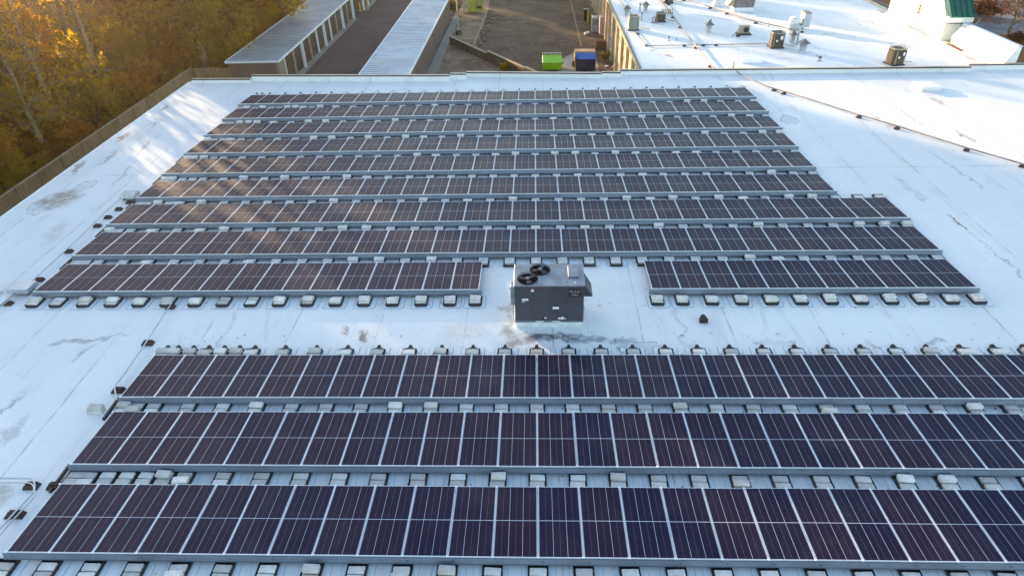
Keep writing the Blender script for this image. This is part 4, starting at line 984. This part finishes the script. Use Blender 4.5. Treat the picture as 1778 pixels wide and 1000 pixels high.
L_RUST = leaf_mat('rusty_leaves', [(.12, .05, .008), (.20, .08, .010), (.27, .12, .014)], .5)
L_PINE = leaf_mat('pine_needles', [(.075, .068, .008), (.13, .105, .010), (.19, .14, .014)], .5)
L_RED = leaf_mat('crimson_leaves', [(.045, .014, .010), (.085, .022, .013), (.12, .045, .018)], .2)
M_BARK = simple('brown_bark', (.11, .075, .045), .95, 0, .4, 3, .5)
M_BARKP = simple('pale_bare_bark', (.19, .135, .085), .9, 0, .25, 3, .3)
def leaves(rs, centres, per, rad, size, flat=.8):
    n = len(centres)*per
    c = np.repeat(np.array(centres), per, axis=0)
    off = rs.normal(0, 1, (n, 3)); off /= np.linalg.norm(off, axis=1)[:, None]+1e-9
    off *= (rs.random((n, 1))**.5)*rad; off[:, 2] *= flat
    p = c+off
    a = rs.normal(0, 1, (n, 3)); a /= np.linalg.norm(a, axis=1)[:, None]
    b_ = np.cross(a, rs.normal(0, 1, (n, 3))); b_ /= np.linalg.norm(b_, axis=1)[:, None]
    s_ = size*(.6+.8*rs.random((n, 1)))
    v = np.stack([p-a*s_*.5, p+b_*s_*.28, p+a*s_*.5, p-b_*s_*.28], 1).reshape(-1, 3)
    shade = np.repeat(np.clip(np.repeat(rs.random(len(centres)), per)*.75+rs.random(n)*.25, 0, 1), 4)
    return v, shade
def leafmesh(name, v, shade, m):
    me = bpy.data.meshes.new(name); n = len(v)//4
    me.vertices.add(len(v)); me.vertices.foreach_set('co', v.ravel().astype(np.float32))
    me.loops.add(n*4); me.loops.foreach_set('vertex_index', np.arange(n*4, dtype=np.int32))
    me.polygons.add(n); me.polygons.foreach_set('loop_start', np.arange(0, n*4, 4, dtype=np.int32)); me.polygons.foreach_set('loop_total', np.full(n, 4, dtype=np.int32))
    at = me.attributes.new('shade', 'FLOAT', 'POINT'); at.data.foreach_set('value', shade.astype(np.float32))
    me.materials.append(m); me.update(calc_edges=True); return me
def branchy(rs, mb, p, d, L, r, depth, ends, kink=.25, n=6):
    pts = [p]; rad = [r]; q = p.copy(); dd = d.copy(); seg = 4
    for i in range(seg):
        dd = (dd+Vector(rs.normal(0, kink*.5, 3))).normalized(); q = q+dd*L/seg; pts.append(q.copy()); rad.append(r*(1-.65*(i+1)/seg))
    mb.tube(pts, r, n, 0, rad)
    if depth == 0: ends.append(q); return
    k = 3 if depth > 1 else 3
    for i in range(k):
        t = rs.integers(1, seg+1); base = pts[t]; nd = (dd*.7+Vector(rs.normal(0, .6, 3))+Vector((0, 0, .15))).normalized()
        branchy(rs, mb, base, nd, L*rs.uniform(.5, .75), rad[t]*.7+.004, depth-1, ends, kink, max(4, n-1))
def make_tree(kind, seed, h, lm, label, group):
    rs = np.random.default_rng(seed); t = empty('tree' if kind != 'pine' else 'pine_tree', (0, 0, 0), label, 'tree', group)
    mb = MB(); lean = Vector((rs.uniform(-.05, .05), rs.uniform(-.05, .05), 1))
    K = 9; pts = [Vector((lean.x*h*i/K+rs.normal(0, .12)*(i > 0), lean.y*h*i/K+rs.normal(0, .12)*(i > 0), h*.96*i/K)) for i in range(K+1)]
    r0 = .15+h*.011
    mb.tube(pts, r0, 9, 0, [r0*(1-.85*(i/K)) for i in range(K+1)])
    cent = []
    def at_(z):
        f = min(max(z/(h*.96)*K, 0), K-.001); i = int(f); return pts[i].lerp(pts[i+1], f-i)
    if kind == 'broad':
        z0 = h*rs.uniform(.10, .2); nl = 30
        for i in range(nl):
            f = (i+.5)/nl; z = z0+(h*.93-z0)*f; a = i*2.4+rs.uniform(-.4, .4)
            R_ = h*.27*math.sin(PI*min(.98, .18+f*.80))**.75*rs.uniform(.65, 1.15)
            b_ = at_(z*.93); e_ = b_+Vector((math.cos(a)*R_, math.sin(a)*R_, R_*rs.uniform(.1, .5)))
            m_ = b_.lerp(e_, .5)+Vector((0, 0, .2)); mb.tube([b_, m_, e_], .05, 5, 0, [.07, .045, .015])
            for q in range(5):
                s_ = rs.uniform(.35, 1.08); cent.append(tuple(b_.lerp(e_, s_)+Vector(rs.normal(0, .55, 3))))
        cent.append(tuple(at_(h*.95)))
        v, sh = leaves(rs, cent, 85, 1.05, .30)
    elif kind == 'pine':
        z0 = h*.42; nl = 34
        for i in range(nl):
            f = (i+.5)/nl; z = z0+(h*.98-z0)*f; a = i*2.4+rs.uniform(-.5, .5)
            R_ = (h*.20*(1-f)**.6+.5)*rs.uniform(.6, 1.15); b_ = at_(z); e_ = b_+Vector((math.cos(a)*R_, math.sin(a)*R_, R_*rs.uniform(-.05, .3)))
            mb.tube([b_, e_], .04, 5, 0, [.06, .012])
            for q in range(4): cent.append(tuple(b_.lerp(e_, rs.uniform(.45, 1.05))+Vector(rs.normal(0, .25, 3))))
        v, sh = leaves(rs, cent, 80, .75, .26, .6)
    else:
        ends = []
        for i in range(15):
            f = (i+.5)/15; z = h*(.25+.7*f); a = i*2.4+rs.uniform(-.4, .4)
            d = Vector((math.cos(a), math.sin(a), rs.uniform(.3, .9))).normalized()
            branchy(rs, mb, at_(z*.96), d, h*.24*(1-.6*f)+.8, .075*(1-.5*f), 3, ends, .35, 5)
        if kind == 'bare': v = None
        else: v, sh = leaves(rs, [tuple(e) for e in ends], 4 if h > 8 else 12, .6 if h > 8 else .28, .28 if h > 8 else .10)
    tm = mb.build('trunk', M_BARKP if kind in ('bare', 'sparse') else M_BARK, t, True)
    if v is not None: link('crown', leafmesh('crown', v, sh, lm), t)
    return t
TG = 'trees of the woods left of the roof'
protos = [make_tree('broad', 1, 16, L_OLIVE, 'x', TG), make_tree('broad', 2, 18, L_OLIVE, 'x', TG), make_tree('broad', 3, 15, L_GOLD, 'x', TG),
          make_tree('pine', 4, 20, L_PINE, 'x', TG), make_tree('broad', 5, 14, L_RUST, 'x', TG), make_tree('sparse', 6, 15, L_GOLD, 'x', TG),
          make_tree('bare', 7, 15, None, 'x', TG), make_tree('pine', 8, 18, L_PINE, 'x', TG)]
DESC = ['olive tree', 'tall olive-gold tree', 'golden tree', 'tall pine', 'rusty tree', 'thin-leaved tree', 'bare pale tree', 'short pine']
used = set()
rt_ = random.Random(21)
def put(i, x, y_, s_=1., rz=None, label=None, sz=None):
    o = protos[i] if i not in used else copy_tree(protos[i])
    used.add(i); o.location = (x, y_, G); o.rotation_euler = (0, 0, rt_.uniform(0, 6.28) if rz is None else rz); o.scale = (s_, s_, s_ if sz is None else sz)
    o['label'] = label or ''; o['group'] = TG; return o
spots = []
# first the trees one can tell apart along the fence
put(6, -35.0, 51.8, 1.0, 1.0, 'bare pale tree with wide branches behind the fence, near its far corner')
put(6, -36.4, 47.2, .95, 4.0, 'second bare tree, just left of the tallest pale bare trunk')
hand = [(-35.0, 51.8), (-36.4, 47.2)]
rowsT = 0
zones = []
xx = -34.6; ci = 0
WEI = [0, 0, 1, 1, 2, 3, 4, 7, 0, 2]
cnt = {}
for col in range(9):
    yy = 14 + (col % 2)*2.4
    while yy < 132:
        x = -34.8-col*4.4+rt_.uniform(-1.2, 1.2); y_ = yy+rt_.uniform(-1.3, 1.3)
        if y_ > 61 and col == 0 and y_ < 90: x = -31.0+rt_.uniform(-.6, .3)
        yy += 4.7
        if any((x-a)**2+(y_-b_)**2 < 9 for a, b_ in hand): continue
        sb = x*.731+y_*.682                      # sun corridors: open, thin-crowned trees let streaks of light through
        if sb > 35.5 or sb < -7: continue
        thin = 1.5 < sb < 18 or 29.5 < sb < 33.5
        low = False
        i = rt_.choice(WEI)
        if thin:
            if rt_.random() < .17: i = rt_.choice([5, 5, 6])
            elif rt_.random() < .25: continue
            else: low = True
        s_ = rt_.uniform(.9, 1.1)
        s_ = s_*.68 if col == 0 and y_ < 55 else s_*.85 if col == 1 else s_*(1.0+.07*min(col, 5))
        if y_ > 58 and not thin: s_ = max(s_, 21.0/(16, 18, 15, 20, 14, 15, 15, 18)[i])*rt_.uniform(.95, 1.1)
        if low: s_ = rt_.uniform(6.0, 8.5)/(16, 18, 15, 20, 14, 15, 15, 18)[i]
        cnt[(col, i)] = cnt.get((col, i), 0)+1
        lb = '%s, %s of its kind from the front, %s line behind fence' % (DESC[i], ORD[cnt[(col, i)]], ORD[col+1])
        put(i, x, y_, s_, None, lb)
# the far edge of the woods, lower, closing the view between the trunks
nf = 0
for col in range(3):
    yy = 30+col*2
    while yy < 135:
        x = -79-col*5+rt_.uniform(-1.5, 1.5); y_ = yy+rt_.uniform(-1.5, 1.5); yy += 5.2
        sb = x*.731+y_*.682
        if sb > 30 or sb < -16: continue
        nf += 1; i = rt_.choice([0, 1, 2, 3, 4]); cnt[('f', col, i)] = cnt.get(('f', col, i), 0)+1
        put(i, x, y_, rt_.uniform(.5, .62)*(16/(16, 18, 15, 20, 14)[i]), None, 'distant %s, %s of its kind from the front, deep woods line %s' % (DESC[i].replace('tall ', ''), ORD[cnt[('f', col, i)]], ('one', 'two', 'three')[col]))
# low growth and a few scattered trees farther along, where the sun comes over
for q in range(16):
    x = rt_.uniform(-60, -31); y_ = rt_.uniform(96, 135); i = rt_.choice([2, 4, 0])
    put(i, x, y_, rt_.uniform(.35, .55), None, 'low young tree beyond the storage buildings, %s from the near end' % ORD[q+1])
# tall trees out of view, added to shade the neighbouring roof, with gaps between them
rf3 = random.Random(8); nf = 0
for (sa, sb_) in ((51.0, 52.6), (61.0, 62.5), (68.5, 71), (73, 76), (79, 82), (86, 88), (91, 93)):
    for x in (-33, -42, -51):
        q = rf3.uniform(sa, sb_); x += rf3.uniform(-1, 1); y_ = (q-x*.731)/.682; nf += 1; i = rf3.choice([0, 5, 2, 3, 5])
        cnt[('g', i)] = cnt.get(('g', i), 0)+1
        put(i, x, y_, (rf3.uniform(20, 23))/(16, 18, 15, 20, 14, 15)[i], None, 'unseen far %s added for shade beyond the storage buildings, %s of its kind' % (DESC[i], ORD[cnt[('g', i)]]))
# shrubs at the wood's edge
def make_shrub(seed, lm, r_, h):
    rs = np.random.default_rng(seed); t = empty('shrub', (0, 0, 0), 'x', 'shrub', 'shrubs at the edge of the woods')
    mb = MB(); cent = []
    for i in range(9):
        a = i*2.4; e_ = Vector((math.cos(a)*r_*rs.uniform(.3, .9), math.sin(a)*r_*rs.uniform(.3, .9), h*rs.uniform(.5, 1)))
        mb.tube([(0, 0, 0), tuple(e_*.5+Vector((0, 0, .1))), tuple(e_)], .02, 4, 0, [.035, .02, .008])
        for q in range(4): cent.append(tuple(e_*rs.uniform(.5, 1)+Vector(rs.normal(0, .15, 3))))
    v, sh = leaves(rs, cent, 70, .38, .16)
    mb.build('stem', M_BARK, t); link('crown', leafmesh('crown', v, sh, lm), t); return t
sh_ = [make_shrub(31, L_RUST, 1.1, 1.5), make_shrub(32, L_OLIVE, 1.3, 1.9), make_shrub(33, L_GOLD, 1.0, 1.4)]
us = set()
def putshrub(i, x, y_, s_, label, group='shrubs at the edge of the woods', z=G):
    o = sh_[i] if i not in us else copy_tree(sh_[i]); us.add(i)
    o.location = (x, y_, z); o.scale = (s_,)*3; o.rotation_euler = (0, 0, rt_.uniform(0, 6)); o['label'] = label; o['group'] = group; return o
yy = 26.; q = 0
while yy < 60:
    q += 1; i = rt_.randrange(3)
    putshrub(i, -33.0+rt_.uniform(-.4, .2), yy, rt_.uniform(.8, 1.3), '%s shrub, %s from the front along the woods side of the fence' % (('rusty', 'olive', 'golden')[i], ORD[q]))
    yy += rt_.uniform(1.6, 2.6)
nU = 0
for col in range(3):
    yy = 24.
    while yy < 88:
        nU += 1; i = rt_.randrange(3); x = -35.5-col*4.2+rt_.uniform(-1.3, 1.3)
        if yy > 62 and col == 0: x += 3.5
        o = putshrub(i, x, yy, rt_.uniform(1.7, 2.9), '%s thicket under the trees, %s from the front in the %s line' % (('rusty', 'olive', 'golden')[i], ORD[int((yy-24)/2.7)+1], ORD[col+1]))
        yy += rt_.uniform(2.7, 3.6)
putshrub(1, -10.25, 88.6, 1.25, 'dark olive bush at the far corner of the pale-roofed storage building', 'yard shrubs')
putshrub(1, 7.0, 66.3, .5, 'yellow-green weeds right of the blue dumpster', 'yard shrubs')
putshrub(1, -2.9, 63.3, .45, 'mossy weeds at the foot of the low block wall', 'yard shrubs')
# red trees at the right
redt = make_tree('sparse', 44, 4.6, L_RED, 'crimson young maple standing in the mulch bed right of the tower', 'red trees at the car park')
redt.location = (49.6, 72.6, G+.1); redt.scale = (1, 1, 1)
for (x, y_, s_, lb) in [(55.0, 84.5, .75, 'dark red tree in the farther planting bed'), (60.5, 88.0, .8, 'red tree at the top right corner'), (46.5, 80.5, .7, 'red tree hard against the green tower roof'), (52.5, 70.0, .8, 'crimson tree cut by the right edge of the photo')]:
    o = copy_tree(redt); o.location = (x, y_, G+.1); o.scale = (s_,)*3; o.rotation_euler = (0, 0, rt_.uniform(0, 6)); o['label'] = lb
rs = np.random.default_rng(77)
def redshrub():
    t = empty('shrub', (0, 0, 0), 'x', 'shrub', 'red shrubs at the car park'); cent = [(rs.normal(0, .6), rs.normal(0, .6), rs.uniform(.3, 1.0)) for _ in range(40)]
    v, sh = leaves(rs, cent, 60, .4, .16); link('crown', leafmesh('crown', v, sh, L_RED), t); MB().tube([(0, 0, 0), (.1, 0, .8)], .05, 5).build('stem', M_BARK, t); return t
r0 = redshrub()
for i, (x, y_, s_, lb) in enumerate([(52.5, 81.5, 1.5, 'wide dark red shrub at the kerb of the farther bed'), (50.0, 84.0, 1.4, 'dark red shrub behind the kerb corner'), (48.0, 79.6, 1.2, 'small dark red shrub beside the tower roof'), (49.5, 70.4, .8, 'low red shrub in the near mulch bed')]):
    o = r0 if i == 0 else copy_tree(r0); o.location = (x, y_, G+.1); o.scale = (s_,)*3; o['label'] = lb
# fallen leaves on the near roof: tiny, uncountable
mb = MB(); rl = random.Random(9)
for i in range(420):
    band = rl.choice([8.4, 11.1, 13.75, 16.45, 19.3, 17.4, 22.05]); x = rl.uniform(-13, 16); y_ = band+rl.gauss(0, .16); s_ = rl.uniform(.015, .045); a = rl.uniform(0, 6.28)
    if rl.random() < .3: x = round(x/W)*W-.27+rl.gauss(0, .05)
    c_, q_ = math.cos(a)*s_, math.sin(a)*s_; z = .012+rl.random()*.01
    mb.quad((x-c_, y_-q_, z), (x+q_*.6, y_-c_*.6, z+.01), (x+c_, y_+q_, z), (x-q_*.6, y_+c_*.6, z+.006))
o = mb.build('fallen_leaves', simple('dry_leaf', (.13, .05, .03), .9, 0, .5, 8)); tag(o, 'small dry brown leaves scattered on the near white roof', 'fallen leaves', None, 'stuff')
mb = MB()
for i in range(9000):
    x = rl.uniform(-60, -31.9) if i % 2 else rl.uniform(-36, -31.9); y_ = rl.uniform(20, 95); s_ = rl.uniform(.06, .16); a = rl.uniform(0, 6.28); c_, q_ = math.cos(a)*s_, math.sin(a)*s_; z = G+.02+rl.random()*.05
    mb.quad((x-c_, y_-q_, z), (x+q_, y_-c_, z+.03), (x+c_, y_+q_, z), (x-q_, y_+c_, z+.02))
o = mb.build('leaf_litter', simple('forest_leaf', (.24, .12, .03), .9, 0, .5, 3)); tag(o, 'brown and golden leaf litter on the woodland floor', 'leaf litter', None, 'stuff')

# ------------------------------------------------------------------ light
SUN_AZ, SUN_EL = R(-43), R(8.8)
sdir = Vector((math.sin(SUN_AZ)*math.cos(SUN_EL), math.cos(SUN_AZ)*math.cos(SUN_EL), math.sin(SUN_EL)))
sl = bpy.data.lights.new('sun', 'SUN'); sl.energy = 4.0; sl.angle = R(.6); sl.color = (1, .72, .41)
so = bpy.data.objects.new('sun', sl); C.objects.link(so); so.rotation_euler = sdir.to_track_quat('Z', 'Y').to_euler()
w = bpy.data.worlds.new('World'); bpy.context.scene.world = w; w.use_nodes = True
nt = w.node_tree; sk = nt.nodes.new('ShaderNodeTexSky'); sk.sky_type = 'NISHITA'; sk.sun_disc = False
sk.sun_elevation = SUN_EL; sk.sun_rotation = SUN_AZ; sk.air_density = 1.0; sk.dust_density = .7; sk.ozone_density = .9
bg = nt.nodes['Background']; bg.inputs[1].default_value = .15; nt.links.new(sk.outputs[0], bg.inputs[0])
sc = bpy.context.scene
sc.view_settings.view_transform = 'Standard'; sc.view_settings.look = 'None'; sc.view_settings.gamma = 1; sc.view_settings.exposure = 1.98

# ------------------------------------------------------------------ thin haze volume added for the golden veil of lens glare
hm = bpy.data.materials.new('glare_haze'); hm.use_nodes = True; hn = hm.node_tree; hn.nodes.remove(hn.nodes['Principled BSDF'])
hv = hn.nodes.new('ShaderNodeVolumePrincipled'); hv.inputs['Density'].default_value = .00034; hv.inputs['Anisotropy'].default_value = .78; hv.inputs['Color'].default_value = (1, .88, .62, 1)
hn.links.new(hv.outputs[0], hn.nodes['Material Output'].inputs['Volume'])
ho = MB().box(-140, 150, -20, 320, -6.5, 24).build('haze', hm); tag(ho, 'thin golden haze added for the veil of lens glare', 'haze', None, 'stuff')
